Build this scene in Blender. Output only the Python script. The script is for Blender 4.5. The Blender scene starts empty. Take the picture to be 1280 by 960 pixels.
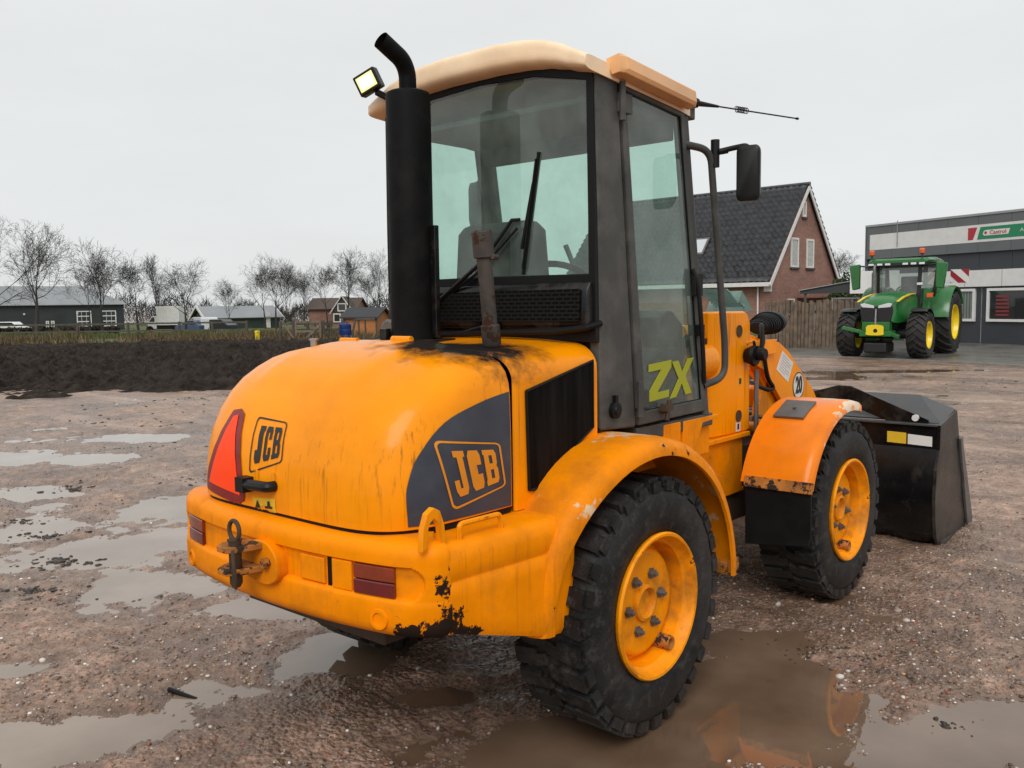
import bpy, bmesh, math, random
import numpy as np
from mathutils import Vector, Matrix, Euler
from mathutils.bvhtree import BVHTree
R = math.radians
rnd = random.Random(7)
scene = bpy.context.scene
COL = scene.collection

# ------------------------------------------------------------------ camera
YAW, PITCH, ROLL, FPX = 0.71075, 0.089026, -0.013906, 1112.67
CAM = Vector((-2.8984, -2.6123, 1.6525))
cf = Vector((math.cos(YAW)*math.cos(PITCH), math.sin(YAW)*math.cos(PITCH), -math.sin(PITCH)))
cr = Vector((math.sin(YAW), -math.cos(YAW), 0))
cu = cr.cross(cf)
_c, _s = math.cos(ROLL), math.sin(ROLL)
cr, cu = cr*_c+cu*_s, cu*_c-cr*_s
cam_d = bpy.data.cameras.new('camera'); cam = bpy.data.objects.new('camera', cam_d); COL.objects.link(cam)
cam_d.sensor_width = 36; cam_d.lens = FPX/1280*36; cam_d.clip_end = 6000; cam_d.clip_start = .05
mw = Matrix((cr, cu, -cf)).transposed().to_4x4(); mw.translation = CAM
cam.matrix_world = mw
scene.camera = cam
scene.view_settings.view_transform = 'Standard'; scene.view_settings.look = 'None'
scene.view_settings.exposure = 0; scene.view_settings.gamma = 1
try:
    scene.cycles.use_denoising = True; scene.cycles.max_bounces = 8; scene.cycles.transparent_max_bounces = 16
    scene.cycles.caustics_reflective = False; scene.cycles.caustics_refractive = False
except Exception: pass

# where the surroundings stand: d metres straight ahead of the camera along the ground, s metres to its right
FH = Vector((math.cos(YAW), math.sin(YAW), 0)); RH = Vector((math.sin(YAW), -math.cos(YAW), 0))
def W(d, s, z=0.0):
    p = CAM + FH*d + RH*s; return Vector((p.x, p.y, z))
def PX(px, d, z=0.0):                     # the spot d metres ahead under a direction
    return W(d, (px-640)/FPX*d*1.0, z)

# ------------------------------------------------------------------ mesh builder
class M:
    def __init__(s): s.v=[]; s.f=[]; s.m=[]; s.k=0
    def add(s, vs, fs):
        o=len(s.v); s.v+= [tuple(p) for p in vs]; s.f+= [tuple(i+o for i in f) for f in fs]; s.m+= [s.k]*len(fs); return s
    def box(s,x0,x1,y0,y1,z0,z1):
        v=[(x,y,z) for x in (x0,x1) for y in (y0,y1) for z in (z0,z1)]
        return s.add(v,[(0,1,3,2),(4,6,7,5),(0,4,5,1),(2,3,7,6),(0,2,6,4),(1,5,7,3)])
    def obox(s,c,size,rot=(0,0,0)):
        m=Euler(rot).to_matrix() if not isinstance(rot,Matrix) else rot
        h=Vector(size)/2; c=Vector(c)
        v=[c+m@Vector((x*h.x,y*h.y,z*h.z)) for x in (-1,1) for y in (-1,1) for z in (-1,1)]
        return s.add(v,[(0,1,3,2),(4,6,7,5),(0,4,5,1),(2,3,7,6),(0,2,6,4),(1,5,7,3)])
    def bar(s,a,b,w,h,up=(0,0,1)):
        a=Vector(a);b=Vector(b);d=(b-a).normalized();u=Vector(up); x=d.cross(u).normalized(); y=x.cross(d)
        v=[p+x*(i*w/2)+y*(j*h/2) for p in (a,b) for i in (-1,1) for j in (-1,1)]
        return s.add(v,[(0,1,3,2),(4,6,7,5),(0,4,5,1),(2,3,7,6),(0,2,6,4),(1,5,7,3)])
    def prism(s,pts,ax,a,b):
        def P(p,t): return (t,p[0],p[1]) if ax=='x' else (p[0],t,p[1]) if ax=='y' else (p[0],p[1],t)
        n=len(pts); v=[P(p,a) for p in pts]+[P(p,b) for p in pts]
        return s.add(v,[tuple(range(n)),tuple(range(2*n-1,n-1,-1))]+[(i,(i+1)%n,(i+1)%n+n,i+n) for i in range(n)])
    def ringprism(s,outer,inner,ax,a,b):   # frame between two outlines of equal point count
        def P(p,t): return (t,p[0],p[1]) if ax=='x' else (p[0],t,p[1]) if ax=='y' else (p[0],p[1],t)
        n=len(outer); v=[P(p,a) for p in outer]+[P(p,a) for p in inner]+[P(p,b) for p in outer]+[P(p,b) for p in inner]
        fs=[]
        for i in range(n):
            j=(i+1)%n
            fs+=[(i,j,j+n,i+n),(i+2*n,i+3*n,j+3*n,j+2*n),(i,i+2*n,j+2*n,j),(i+n,j+n,j+3*n,i+3*n)]
        return s.add(v,fs)
    def tube(s,pts,r,n=10,caps=True,flat=1.0):
        pts=[Vector(p) for p in pts]; rs=r if isinstance(r,(list,tuple)) else [r]*len(pts)
        vs=[]; u=None
        for i,p in enumerate(pts):
            d=(pts[min(i+1,len(pts)-1)]-pts[max(i-1,0)]).normalized()
            if u is None:
                u=d.orthogonal().normalized() if abs(d.z)>.9 else d.cross(Vector((0,0,1))).normalized()
            u=(u-d*u.dot(d)).normalized(); w=d.cross(u)
            for k in range(n):
                a=2*math.pi*k/n; vs.append(p+(u*math.cos(a)+w*math.sin(a)*flat)*rs[i])
        m=len(pts); fs=[(i*n+k,i*n+(k+1)%n,(i+1)*n+(k+1)%n,(i+1)*n+k) for i in range(m-1) for k in range(n)]
        if caps: fs+=[tuple(range(n-1,-1,-1)),tuple((m-1)*n+k for k in range(n))]
        return s.add(vs,fs)
    def lathe(s,prof,o=(0,0,0),ax='y',n=48,a0=0,a1=2*math.pi):
        o=Vector(o); full=abs(a1-a0-2*math.pi)<1e-6; vs=[]; cnt=n if full else n+1
        for i in range(cnt):
            a=a0+(a1-a0)*i/n; c,sn=math.cos(a),math.sin(a)
            for r,h in prof:
                vs.append(o+(Vector((r*c,h,r*sn)) if ax=='y' else Vector((r*c,r*sn,h)) if ax=='z' else Vector((h,r*c,r*sn))))
        m=len(prof); fs=[]
        for i in range(n):
            j=(i+1)%cnt
            for k in range(m-1):
                q=[i*m+k,j*m+k,j*m+k+1,i*m+k+1]
                if prof[k][0]<1e-6: q=[i*m+k,j*m+k+1,i*m+k+1]
                elif prof[k+1][0]<1e-6: q=[i*m+k,j*m+k,i*m+k+1]
                fs.append(tuple(q))
        return s.add(vs,fs)
    def rings(s,rs,closed=True,cap0=False,cap1=False):
        n=len(rs[0]); vs=[p for r_ in rs for p in r_]
        fs=[(i*n+k,i*n+(k+1)%n,(i+1)*n+(k+1)%n,(i+1)*n+k) for i in range(len(rs)-1) for k in range(n if closed else n-1)]
        if cap0: fs.append(tuple(range(n-1,-1,-1)))
        if cap1: fs.append(tuple((len(rs)-1)*n+k for k in range(n)))
        return s.add(vs,fs)
    def build(s,name,mats,parent=None,smooth=35,bevel=0,attrs=None,recalc=True,merge=False,sub=0,loc=None,solid=0):
        me=bpy.data.meshes.new(name); me.from_pydata(s.v,[],s.f)
        for m in (mats if isinstance(mats,(list,tuple)) else [mats]): me.materials.append(m)
        me.polygons.foreach_set('material_index',s.m)
        if recalc or smooth or merge:
            b=bmesh.new(); b.from_mesh(me)
            if merge: bmesh.ops.remove_doubles(b,verts=b.verts,dist=1e-5)
            if recalc: bmesh.ops.recalc_face_normals(b,faces=b.faces)
            if smooth:
                t=R(smooth)
                for f in b.faces: f.smooth=True
                for e in b.edges:
                    if len(e.link_faces)==2:
                        if e.calc_face_angle(0)>t: e.smooth=False
            b.to_mesh(me); b.free()
        if attrs:
            for k,fn in attrs.items():
                at=me.attributes.new(k,'FLOAT','POINT'); at.data.foreach_set('value',[float(fn(v.co)) for v in me.vertices])
        o=bpy.data.objects.new(name,me); COL.objects.link(o)
        if parent: o.parent=parent
        if loc is not None: o.location=loc
        if solid:
            md=o.modifiers.new('t','SOLIDIFY'); md.thickness=solid; md.offset=0
        if bevel:
            md=o.modifiers.new('b','BEVEL'); md.width=bevel; md.segments=2; md.limit_method='ANGLE'; md.angle_limit=R(40); md.harden_normals=True
        if sub:
            md=o.modifiers.new('s','SUBSURF'); md.levels=sub; md.render_levels=sub
        return o

def tag(o,label=None,cat=None,group=None,kind=None):
    if label: o['label']=label
    if cat: o['category']=cat
    if group: o['group']=group
    if kind: o['kind']=kind
    return o
def thing(name,label,cat,loc=(0,0,0),rz=0,group=None):
    o=bpy.data.objects.new(name,None); COL.objects.link(o); o.location=loc; o.rotation_euler=(0,0,rz); o.empty_display_size=.2
    return tag(o,label,cat,group)
def copy_tree(o,parent=None):
    c=o.copy(); COL.objects.link(c)
    if parent: c.parent=parent
    for ch in o.children: copy_tree(ch,c)
    return c
def npmesh(name,verts,faces,mats,parent=None,smooth=False,attrs=None,midx=None):
    me=bpy.data.meshes.new(name); verts=np.asarray(verts,np.float32); faces=np.asarray(faces,np.int32); k=faces.shape[1]
    me.vertices.add(len(verts)); me.vertices.foreach_set('co',verts.ravel())
    me.loops.add(faces.size); me.loops.foreach_set('vertex_index',faces.ravel())
    me.polygons.add(len(faces)); me.polygons.foreach_set('loop_start',np.arange(0,faces.size,k,dtype=np.int32))
    for m in (mats if isinstance(mats,(list,tuple)) else [mats]): me.materials.append(m)
    if midx is not None: me.polygons.foreach_set('material_index',np.asarray(midx,np.int32))
    if smooth: me.polygons.foreach_set('use_smooth',np.ones(len(faces),bool))
    me.update(calc_edges=True); me.validate()
    for kx,a in (attrs or {}).items():
        if a.ndim==2:
            at=me.attributes.new(kx,'FLOAT_COLOR','POINT'); at.data.foreach_set('color',np.concatenate([a,np.ones((len(a),1))],1).astype(np.float32).ravel())
        else:
            at=me.attributes.new(kx,'FLOAT','POINT'); at.data.foreach_set('value',a.astype(np.float32))
    o=bpy.data.objects.new(name,me); COL.objects.link(o)
    if parent: o.parent=parent
    return o

# ------------------------------------------------------------------ materials
def nd(t,typ,ins=None,**props):
    n=t.nodes.new(typ)
    for k,v in props.items(): setattr(n,k,v)
    for k,v in (ins or {}).items():
        if isinstance(v,bpy.types.Node): v=v.outputs[0]
        if isinstance(v,bpy.types.NodeSocket): t.links.new(v,n.inputs[k])
        else: n.inputs[k].default_value=v
    return n
def C4(c): return (c[0],c[1],c[2],1.0)
def mix(t,fac,a,b,mode='MIX'):
    n=nd(t,'ShaderNodeMix',data_type='RGBA',blend_type=mode)
    for i,v in ((0,fac),(6,a),(7,b)):
        if isinstance(v,bpy.types.Node): v=v.outputs[0]
        if isinstance(v,bpy.types.NodeSocket): t.links.new(v,n.inputs[i])
        else: n.inputs[i].default_value=v if i==0 else C4(v)
    return n.outputs[2]
def mth(t,op,a,b=0.0,c=None,clamp=False):
    ins={0:a,1:b}
    if c is not None: ins[2]=c
    return nd(t,'ShaderNodeMath',ins,operation=op,use_clamp=clamp).outputs[0]
def rng(t,v,a,b,c=0.0,d=1.0):
    return nd(t,'ShaderNodeMapRange',{0:v,1:a,2:b,3:c,4:d},clamp=True).outputs[0]
def noise(t,co,scale,detail=4,rough=.55,dist=0.0):
    return nd(t,'ShaderNodeTexNoise',{'Vector':co,'Scale':scale,'Detail':detail,'Roughness':rough,'Distortion':dist}).outputs[0]
def attr(t,name): return nd(t,'ShaderNodeAttribute',attribute_name=name).outputs['Fac']
def newmat(name):
    m=bpy.data.materials.new(name); m.use_nodes=True; t=m.node_tree; t.nodes.clear()
    out=nd(t,'ShaderNodeOutputMaterial'); return m,t,out
def pbr(name,col,rough=.5,metal=0,var=0,vs=4,bump=0,bs=30,coat=0,dirt=None,chips=None,streak=0,fade=None,soot=False,spec=.5,em=None,rvar=.1,objco=True,edge=None):
    m,t,out=newmat(name)
    tc=nd(t,'ShaderNodeTexCoord'); co=tc.outputs['Object']
    c=nd(t,'ShaderNodeRGB').outputs[0]; c.default_value=C4(col); r=rough
    if var:
        n=noise(t,co,vs,5); k=rng(t,n,.3,.7,1-var,1+var)
        g=nd(t,'ShaderNodeCombineColor',{0:k,1:k,2:k}); c=mix(t,1.0,c,g.outputs[0],'MULTIPLY')
        r=rng(t,n,.3,.7,max(rough-rvar,.03),min(rough+rvar,1))
    if streak:
        mp=nd(t,'ShaderNodeMapping',{'Vector':co,'Scale':(70,70,1.5)})
        n=noise(t,mp.outputs[0],1,5,.65); big=noise(t,co,2.2,2)
        f=mth(t,'MULTIPLY',rng(t,n,.54,.66),rng(t,big,.40,.58)); nz=nd(t,'ShaderNodeSeparateXYZ',{0:nd(t,'ShaderNodeNewGeometry').outputs['Normal']}).outputs[2]; f=mth(t,'MULTIPLY',mth(t,'MULTIPLY',f,streak),rng(t,mth(t,'ABSOLUTE',nz),.62,.25))
        c=mix(t,f,c,(col[0]*.35+.01,col[1]*.3+.008,col[2]*.5+.006))
    if fade:
        n=noise(t,co,13,8,.7); f=rng(t,mth(t,'ADD',mth(t,'MULTIPLY',n,2.0),attr(t,'fade')),1.56,1.64)
        c=mix(t,f,c,fade); r=mix(t,f,(rough,)*3,(.75,)*3) if not isinstance(r,bpy.types.NodeSocket) else r
    if dirt:
        n=noise(t,co,dirt[2],6,.62); f=mth(t,'MULTIPLY',rng(t,mth(t,'ADD',n,attr(t,'grime')),.48,.74),dirt[1]); c=mix(t,f,c,dirt[0])
        r=mth(t,'ADD',r,mth(t,'MULTIPLY',f,.3),clamp=True)
    if chips:
        n=noise(t,co,chips[2],8,.68); f=rng(t,mth(t,'ADD',n,attr(t,'wear')),chips[1],chips[1]+.015)
        c=mix(t,f,c,chips[0]); r=mth(t,'ADD',r,mth(t,'MULTIPLY',f,.4),clamp=True)
    if soot:
        n=noise(t,co,11,7,.7); f=rng(t,mth(t,'ADD',mth(t,'MULTIPLY',n,1.0),attr(t,'soot')),.92,1.28)
        c=mix(t,f,c,(.014,.009,.007)); r=mth(t,'ADD',r,mth(t,'MULTIPLY',f,.5),clamp=True)
    b=nd(t,'ShaderNodeBsdfPrincipled',{'Base Color':c,'Roughness':r,'Metallic':metal,'Coat Weight':coat,'Coat Roughness':.12,'Specular IOR Level':spec})
    if em: b.inputs['Emission Color'].default_value=C4(em[:3]); b.inputs['Emission Strength'].default_value=em[3]
    if bump:
        n=noise(t,co,bs,6,.6); bp=nd(t,'ShaderNodeBump',{'Height':n,'Strength':bump,'Distance':.01}); t.links.new(bp.outputs[0],b.inputs['Normal'])
    t.links.new(b.outputs[0],out.inputs[0])
    return m
def glassmat(name,tint,refl=.12,haze=0.0,hazecol=(.5,.55,.52),rough=0.0,fres=1.45):
    m,t,out=newmat(name); co=nd(t,'ShaderNodeTexCoord').outputs['Object']
    tr=nd(t,'ShaderNodeBsdfTransparent',{0:C4(tint)})
    gl=nd(t,'ShaderNodeBsdfGlossy',{'Color':(1,1,1,1),'Roughness':rough})
    ge=nd(t,'ShaderNodeNewGeometry'); dp=nd(t,'ShaderNodeVectorMath',{0:ge.outputs['True Normal'],1:ge.outputs['Incoming']},operation='DOT_PRODUCT').outputs['Value']
    f=mth(t,'POWER',mth(t,'SUBTRACT',1.0,mth(t,'ABSOLUTE',dp)),4.2); f=mth(t,'ADD',mth(t,'MULTIPLY',f,.8),refl,clamp=True)
    a=tr.outputs[0]
    if haze:
        df=nd(t,'ShaderNodeBsdfDiffuse',{0:C4(hazecol)}); n=noise(t,co,4.5,6,.65)
        ms0=nd(t,'ShaderNodeMixShader',{0:rng(t,n,.3,.75,haze*.35,haze*1.5),1:a,2:df.outputs[0]}); a=ms0.outputs[0]
    ms=nd(t,'ShaderNodeMixShader',{0:f,1:a,2:gl.outputs[0]})
    t.links.new(ms.outputs[0],out.inputs[0]); return m

YEL=(.97,.312,.0004)
RUST=(.022,.013,.009)
m_yel=pbr('yellow_paint',YEL,.30,var=.10,vs=3,spec=.12,coat=.20,streak=.85,chips=(RUST,.765,16),soot=True,fade=(.78,.56,.36),dirt=((.42,.125,.004),.35,1.6),bump=.04,bs=60)
m_yel_dirty=pbr('worn_yellow_paint',(.97,.285,.0004),.42,var=.16,vs=5,spec=.10,streak=.32,chips=(RUST,.70,10),fade=(.76,.54,.34),dirt=((.20,.075,.012),.6,5.0),bump=.08,bs=50)
m_rim=pbr('rim_paint',(.95,.32,.001),.4,var=.16,vs=7,spec=.2,chips=((.05,.03,.015),.66,16),dirt=((.15,.07,.02),.85,5.0))
m_rusty=pbr('rusty_steel',(.42,.15,.02),.6,var=.3,vs=10,chips=((.03,.018,.012),.52,14),dirt=((.10,.05,.025),.9,8),bump=.3,bs=40)
m_under=pbr('underbody',(.05,.032,.018),.7,var=.4,vs=6,bump=.2)
m_shade=pbr('shaded_chassis_paint',(.55,.20,.012),.45,var=.2,vs=4,dirt=((.07,.04,.02),.8,5))
m_black=pbr('black_paint',(.006,.006,.0065),.27,spec=.35,var=.25,vs=6,dirt=((.115,.095,.078),.42,7),bump=.05)
m_stack=pbr('sooty_black',(.005,.005,.0055),.6,spec=.10,var=.4,vs=7,dirt=((.05,.045,.04),.14,9),bump=.12,bs=60)
m_cab=pbr('cab_grey_paint',(.062,.062,.059),.42,spec=.2,var=.22,vs=5,streak=.35,dirt=((.22,.21,.19),.35,6),bump=.06,bs=50)
m_trim=pbr('black_rubber_trim',(.007,.007,.0075),.5,spec=.2)
m_plastic=pbr('black_plastic',(.009,.009,.0095),.42,spec=.25,var=.2,vs=9)
m_roof=pbr('faded_roof_plastic',(.97,.75,.51),.36,var=.06,vs=4,chips=((.2,.12,.07),.79,14),dirt=((.62,.34,.14),.5,2.2))
m_gut=pbr('roof_gutter_paint',(.82,.45,.20),.35,var=.10,vs=5)
m_pipe=pbr('rusted_pipe_steel',(.060,.050,.044),.62,metal=.25,var=.35,vs=14,chips=((.05,.022,.012),.56,12),bump=.25,bs=50)
m_chrome=pbr('bare_steel',(.42,.41,.40),.35,metal=.9,var=.2)
m_steel=pbr('dull_steel',(.17,.165,.16),.45,metal=.6,var=.2,vs=12)
m_decal=pbr('dark_blue_decal',(.034,.042,.060),.38,var=.2,vs=6,chips=(YEL,.725,11),dirt=((.10,.10,.11),.35,5))
m_logo=pbr('logo_yellow',(.76,.27,.012),.35,var=.08)
m_logob=pbr('logo_black',(.016,.013,.011),.45,chips=(YEL,.72,13))
m_white=pbr('sticker_white',(.72,.72,.70),.4,var=.06)
m_stick_y=pbr('sticker_yellow',(.75,.48,.03),.45,var=.08)
m_redref=pbr('reflector_orange_red',(.85,.055,.006),.4,spec=.25,em=(1,.06,.005,.22))  # slight glow added to deepen the red; the reflector is no lamp
m_redbord=pbr('reflector_dark_red',(.22,.012,.012),.35,var=.3,vs=20)
m_lens=pbr('tail_lens',(.13,.008,.008),.16,coat=.6,var=.25,vs=12)
m_lens2=pbr('tail_lens_amber',(.22,.03,.008),.2,coat=.5,var=.25,vs=12)
m_zx=pbr('lime_sticker',(.36,.38,.012),.5)
m_glass=glassmat('cab_glass',(.72,.90,.83),.05,haze=.17,hazecol=(.46,.58,.53))
m_seat=pbr('seat_fabric',(.028,.028,.030),.85,var=.2,vs=20)
m_lining=pbr('headliner',(.12,.12,.12),.8)
m_lamp=pbr('lit_lamp',(1,1,.9),.3,em=(1,.93,.55,3.2)); m_lamp2=pbr('lamp_reflector',(.9,.85,.4),.2,em=(.9,.85,.22,.55))
m_tyre,t,out=newmat('tyre_rubber')
co=nd(t,'ShaderNodeTexCoord').outputs['Object']
n1=noise(t,co,3,5); n2=noise(t,co,18,7,.7)
n3=nd(t,'ShaderNodeTexVoronoi',{'Vector':nd(t,'ShaderNodeMapping',{'Vector':co,'Scale':(9,3,14)}).outputs[0],'Scale':1.6},feature='DISTANCE_TO_EDGE').outputs[0]
c=mix(t,rng(t,n1,.4,.65),(.009,.009,.0095),(.036,.035,.034)); c=mix(t,mth(t,'MULTIPLY',rng(t,n2,.5,.75),.75),c,(.085,.076,.068))
c=mix(t,mth(t,'MULTIPLY',rng(t,n3,.016,.0),rng(t,n1,.48,.66)),c,(.006,.006,.006))
hz=nd(t,'ShaderNodeSeparateXYZ',{0:nd(t,'ShaderNodeNewGeometry').outputs[0]}).outputs[2]
c=mix(t,mth(t,'MULTIPLY',rng(t,mth(t,'ADD',hz,mth(t,'MULTIPLY',n2,.16)),.26,.02),.55),c,(.060,.042,.030))
b=nd(t,'ShaderNodeBsdfPrincipled',{'Base Color':c,'Roughness':rng(t,n2,.3,.7,.38,.75),'Specular IOR Level':.25})
bp=nd(t,'ShaderNodeBump',{'Height':mth(t,'ADD',n2,rng(t,n3,0,.015)),'Strength':.4,'Distance':.008}); t.links.new(bp.outputs[0],b.inputs['Normal'])
t.links.new(b.outputs[0],out.inputs[0])

# ------------------------------------------------------------------ sky and sun (overcast)
SUN_EL, SUN_AZ = R(44), R(212)
w=bpy.data.worlds.new('World'); scene.world=w; w.use_nodes=True; t=w.node_tree; t.nodes.clear()
sky=nd(t,'ShaderNodeTexSky',sky_type='NISHITA',sun_disc=False,sun_elevation=SUN_EL,sun_rotation=R(90)-SUN_AZ)
hs=nd(t,'ShaderNodeHueSaturation',{'Saturation':.06,'Value':1.0,'Color':sky.outputs[0]})
bg1=nd(t,'ShaderNodeBackground',{0:hs.outputs[0],1:.03})
gv=nd(t,'ShaderNodeTexCoord').outputs['Generated']
sz=nd(t,'ShaderNodeSeparateXYZ',{0:gv})
grad=rng(t,sz.outputs[2],-.02,.55)
skc=mix(t,grad,(.57,.59,.588),(.715,.73,.728))
cl=noise(t,nd(t,'ShaderNodeMapping',{'Vector':gv,'Scale':(1,1,3.2)}).outputs[0],2.6,5,.55)
k=rng(t,cl,.3,.7,.955,1.045); skc=mix(t,1.0,skc,nd(t,'ShaderNodeCombineColor',{0:k,1:k,2:k}).outputs[0],'MULTIPLY')
bg2=nd(t,'ShaderNodeBackground',{0:skc,1:1.0})
ad=nd(t,'ShaderNodeAddShader',{0:bg1.outputs[0],1:bg2.outputs[0]})
wo=nd(t,'ShaderNodeOutputWorld',{0:ad.outputs[0]})
sun_d=bpy.data.lights.new('sun','SUN'); sun_d.energy=1.5; sun_d.angle=R(30); sun_d.color=(1,.97,.93)
sun=bpy.data.objects.new('sun',sun_d); COL.objects.link(sun)
sd=Vector((math.cos(SUN_EL)*math.cos(SUN_AZ),math.cos(SUN_EL)*math.sin(SUN_AZ),math.sin(SUN_EL)))
sun.rotation_euler=sd.to_track_quat('Z','Y').to_euler(); sun.location=(0,0,30)
# =================================================================== WHEEL LOADER (rear axle over the origin, +x forwards, right side = -y)
LB=2.025; HUB=.487
L=thing('wheel_loader','large yellow wheel loader with grey glazed cab and black bucket, parked on wet gravel','wheel loader')
def bez(a,b,c,n=8):
    a,b,c=Vector(a),Vector(b),Vector(c); return [a*(1-t)**2+b*2*t*(1-t)+c*t*t for t in [i/n for i in range(n+1)]]
def fillet(pts,r,n=5):
    out=[Vector(pts[0])]
    for i in range(1,len(pts)-1):
        p=Vector(pts[i]); a=(Vector(pts[i-1])-p); b=(Vector(pts[i+1])-p)
        rr=min(r,a.length*.49,b.length*.49); out+=bez(p+a.normalized()*rr,p,p+b.normalized()*rr,n)
    return out+[Vector(pts[-1])]
def smooth2(pts,n=6,closed=True):          # Catmull-Rom through 2D points
    P=[Vector((p[0],p[1])) for p in pts]; k=len(P); o=[]
    for i in range(k if closed else k-1):
        p0,p1,p2,p3=(P[(i+j)%k] if closed else P[min(max(i+j,0),k-1)] for j in (-1,0,1,2))
        for q in range(n):
            u=q/n; o.append(tuple(.5*((2*p1)+(p2-p0)*u+(2*p0-5*p1+4*p2-p3)*u*u+(3*p1-p0-3*p2+p3)*u**3)))
    if not closed: o.append(tuple(P[-1]))
    return o

# ---- engine hood
SEAM=-.57
LEV=[(.945,.006,.006,5.6),(.948,0,0,5.6),(.99,-.002,0,5.6),(1.06,0,0,5.4),(1.13,.008,0,5.2),(1.20,.024,0,4.9),(1.27,.052,.002,4.5),(1.33,.092,.003,4.1),(1.38,.14,.008,3.7),(1.42,.195,.022,3.3),(1.452,.255,.050,3.1),(1.473,.315,.090,2.9),(1.488,.385,.15,2.8),(1.497,.45,.23,2.7),(1.502,.515,.33,2.7),(1.504,.565,.44,2.7)]
def hood_ring(z,dr,ds,n,N=64):
    A=.57-dr; B=.60-ds; o=[]
    for i in range(N+1):
        a=-math.pi/2+math.pi*i/N
        x=SEAM-max(A,.004)*abs(math.cos(a))**(2/n); y=B*math.copysign(abs(math.sin(a))**(2/n),math.sin(a))
        # raised centre panel on the dome
        k=max(0,min(1,(.34-abs(y))/.10)); k=k*k*(3-2*k); q=max(0,min(1,(z-1.34)/.08)); q=q*q*(3-2*q)
        o.append((x,y,z+.016*k*q))
    return o
LV2=[]
for i in range(len(LEV)-1):
    for q in range(3):
        u=q/3; LV2.append(tuple(LEV[i][j]*(1-u)+LEV[i+1][j]*u for j in range(4)))
LV2.append(LEV[-1])
hm=M(); hm.rings([hood_ring(*l) for l in LV2],closed=False)
top=[hood_ring(*LV2[-1])]; hm.add(top[0],[tuple(range(len(top[0])))])
def soot(co):
    d=math.hypot((co.x+.50)/.30,(co.y+.30)/.34); s=1.35-d*.85
    if co.z<1.40: s-= (1.40-co.z)*4
    return max(0,s)
def hoodwear(co):
    return .04*max(0,1-(co.z-.93)/.1)
hood=hm.build('engine_hood',m_yel,L,smooth=50,attrs={'soot':soot,'wear':hoodwear},solid=0)
m=M(); m.rings([[(SEAM+(p[0]-SEAM)*.988,p[1]*.988,z) for p in hood_ring(.948,0,0,5.6)] for z in (.925,.950)],closed=False); m.build('hood_gap_shade',m_trim,hood)  # black band added as the shadow line between hood and bumper
bvh=BVHTree.FromPolygons([Vector(v) for v in hm.v],hm.f)
def side_cast(x,z):
    h=bvh.ray_cast(Vector((x,-2,z)),Vector((0,1,0))); return h
def rear_cast(y,z):
    return bvh.ray_cast(Vector((-3,y,z)),Vector((1,0,0)))
def decal(name,polys,cast,mat_,off=.0025,step=.03,parent=L,attrs=None):
    """flat outlines, laid on the curved hood panel"""
    b=bmesh.new()
    for P in polys:
        vs=[b.verts.new((p[0],p[1],0)) for p in P]; b.faces.new(vs)
    bmesh.ops.triangulate(b,faces=b.faces)
    for _ in range(6):
        e=[e for e in b.edges if e.calc_length()>step]
        if not e: break
        bmesh.ops.subdivide_edges(b,edges=e,cuts=1); bmesh.ops.triangulate(b,faces=b.faces)
    for v in b.verts:
        h=cast(v.co.x,v.co.y)
        if h[0] is None: h=cast(v.co.x*.99,v.co.y*.995)
        if h[0] is None: continue
        n=h[1]
        if n.dot(Vector((-1,-1,0)))<0 and cast is side_cast: n=-n
        if cast is rear_cast and n.x>0: n=-n
        v.co=h[0]+n*off
    m=M(); b.verts.ensure_lookup_table(); b.verts.index_update(); m.add([v.co.copy() for v in b.verts],[tuple(v.index for v in f.verts) for f in b.faces]); b.free()
    return m.build(name,mat_,parent,smooth=60,recalc=False,attrs=attrs)
def bil(q,u,v):  # q: bl, br, tr, tl
    bl,br,tr,tl=[Vector(p) for p in q]; return tuple((bl*(1-u)+br*u)*(1-v)+(tl*(1-u)+tr*u)*v)
LJ=[[(.30,1),(1,1),(1,.86),(.88,.86),(.88,.13),(.74,0),(.16,0),(.02,.13),(.02,.36),(.34,.36),(.34,.17),(.50,.17),(.50,.86),(.30,.86)]]
LC=[[(.97,.62),(.97,.87),(.84,1),(.16,1),(.03,.87),(.03,.13),(.16,0),(.84,0),(.97,.13),(.97,.38),(.62,.38),(.62,.17),(.40,.17),(.40,.83),(.62,.83),(.62,.62)]]
LBm=[[(.0,0),(.42,0),(.42,1),(.0,1),(0,.86),(.08,.86),(.08,.14),(0,.14)],[(.42,.84),(.66,.84),(.66,.60),(.42,.60),(.42,.42),(.66,.42),(.66,.16),(.42,.16),(.42,0),(.86,0),(.99,.12),(.99,.42),(.90,.51),(.97,.60),(.97,.88),(.84,1),(.42,1)]]
def logo(q):
    letters=[]; 
    for k,(g,x0,x1) in enumerate(((LJ,.13,.37),(LC,.405,.625),(LBm,.665,.90))):
        for P in g: letters.append([bil(q,x0+(x1-x0)*p[0],.15+.70*p[1]) for p in P])
    frame=[]; cor=[(.0,0),(1,0),(1,1),(0,1)]
    def rr(i,r):
        o=[]
        for cx,cy,a0 in ((i+r,i+r,180),(1-i-r,i+r,270),(1-i-r,1-i-r,0),(i+r,1-i-r,90)):
            for k in range(5): a=R(a0+90*k/4); o.append((cx+r*math.cos(a),cy+r*math.sin(a)))
        return o
    A=rr(.0,.09); B=rr(.032,.07)
    for i in range(len(A)):
        j=(i+1)%len(A); frame.append([bil(q,*A[i]),bil(q,*A[j]),bil(q,*B[j]),bil(q,*B[i])])
    return letters,frame
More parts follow.
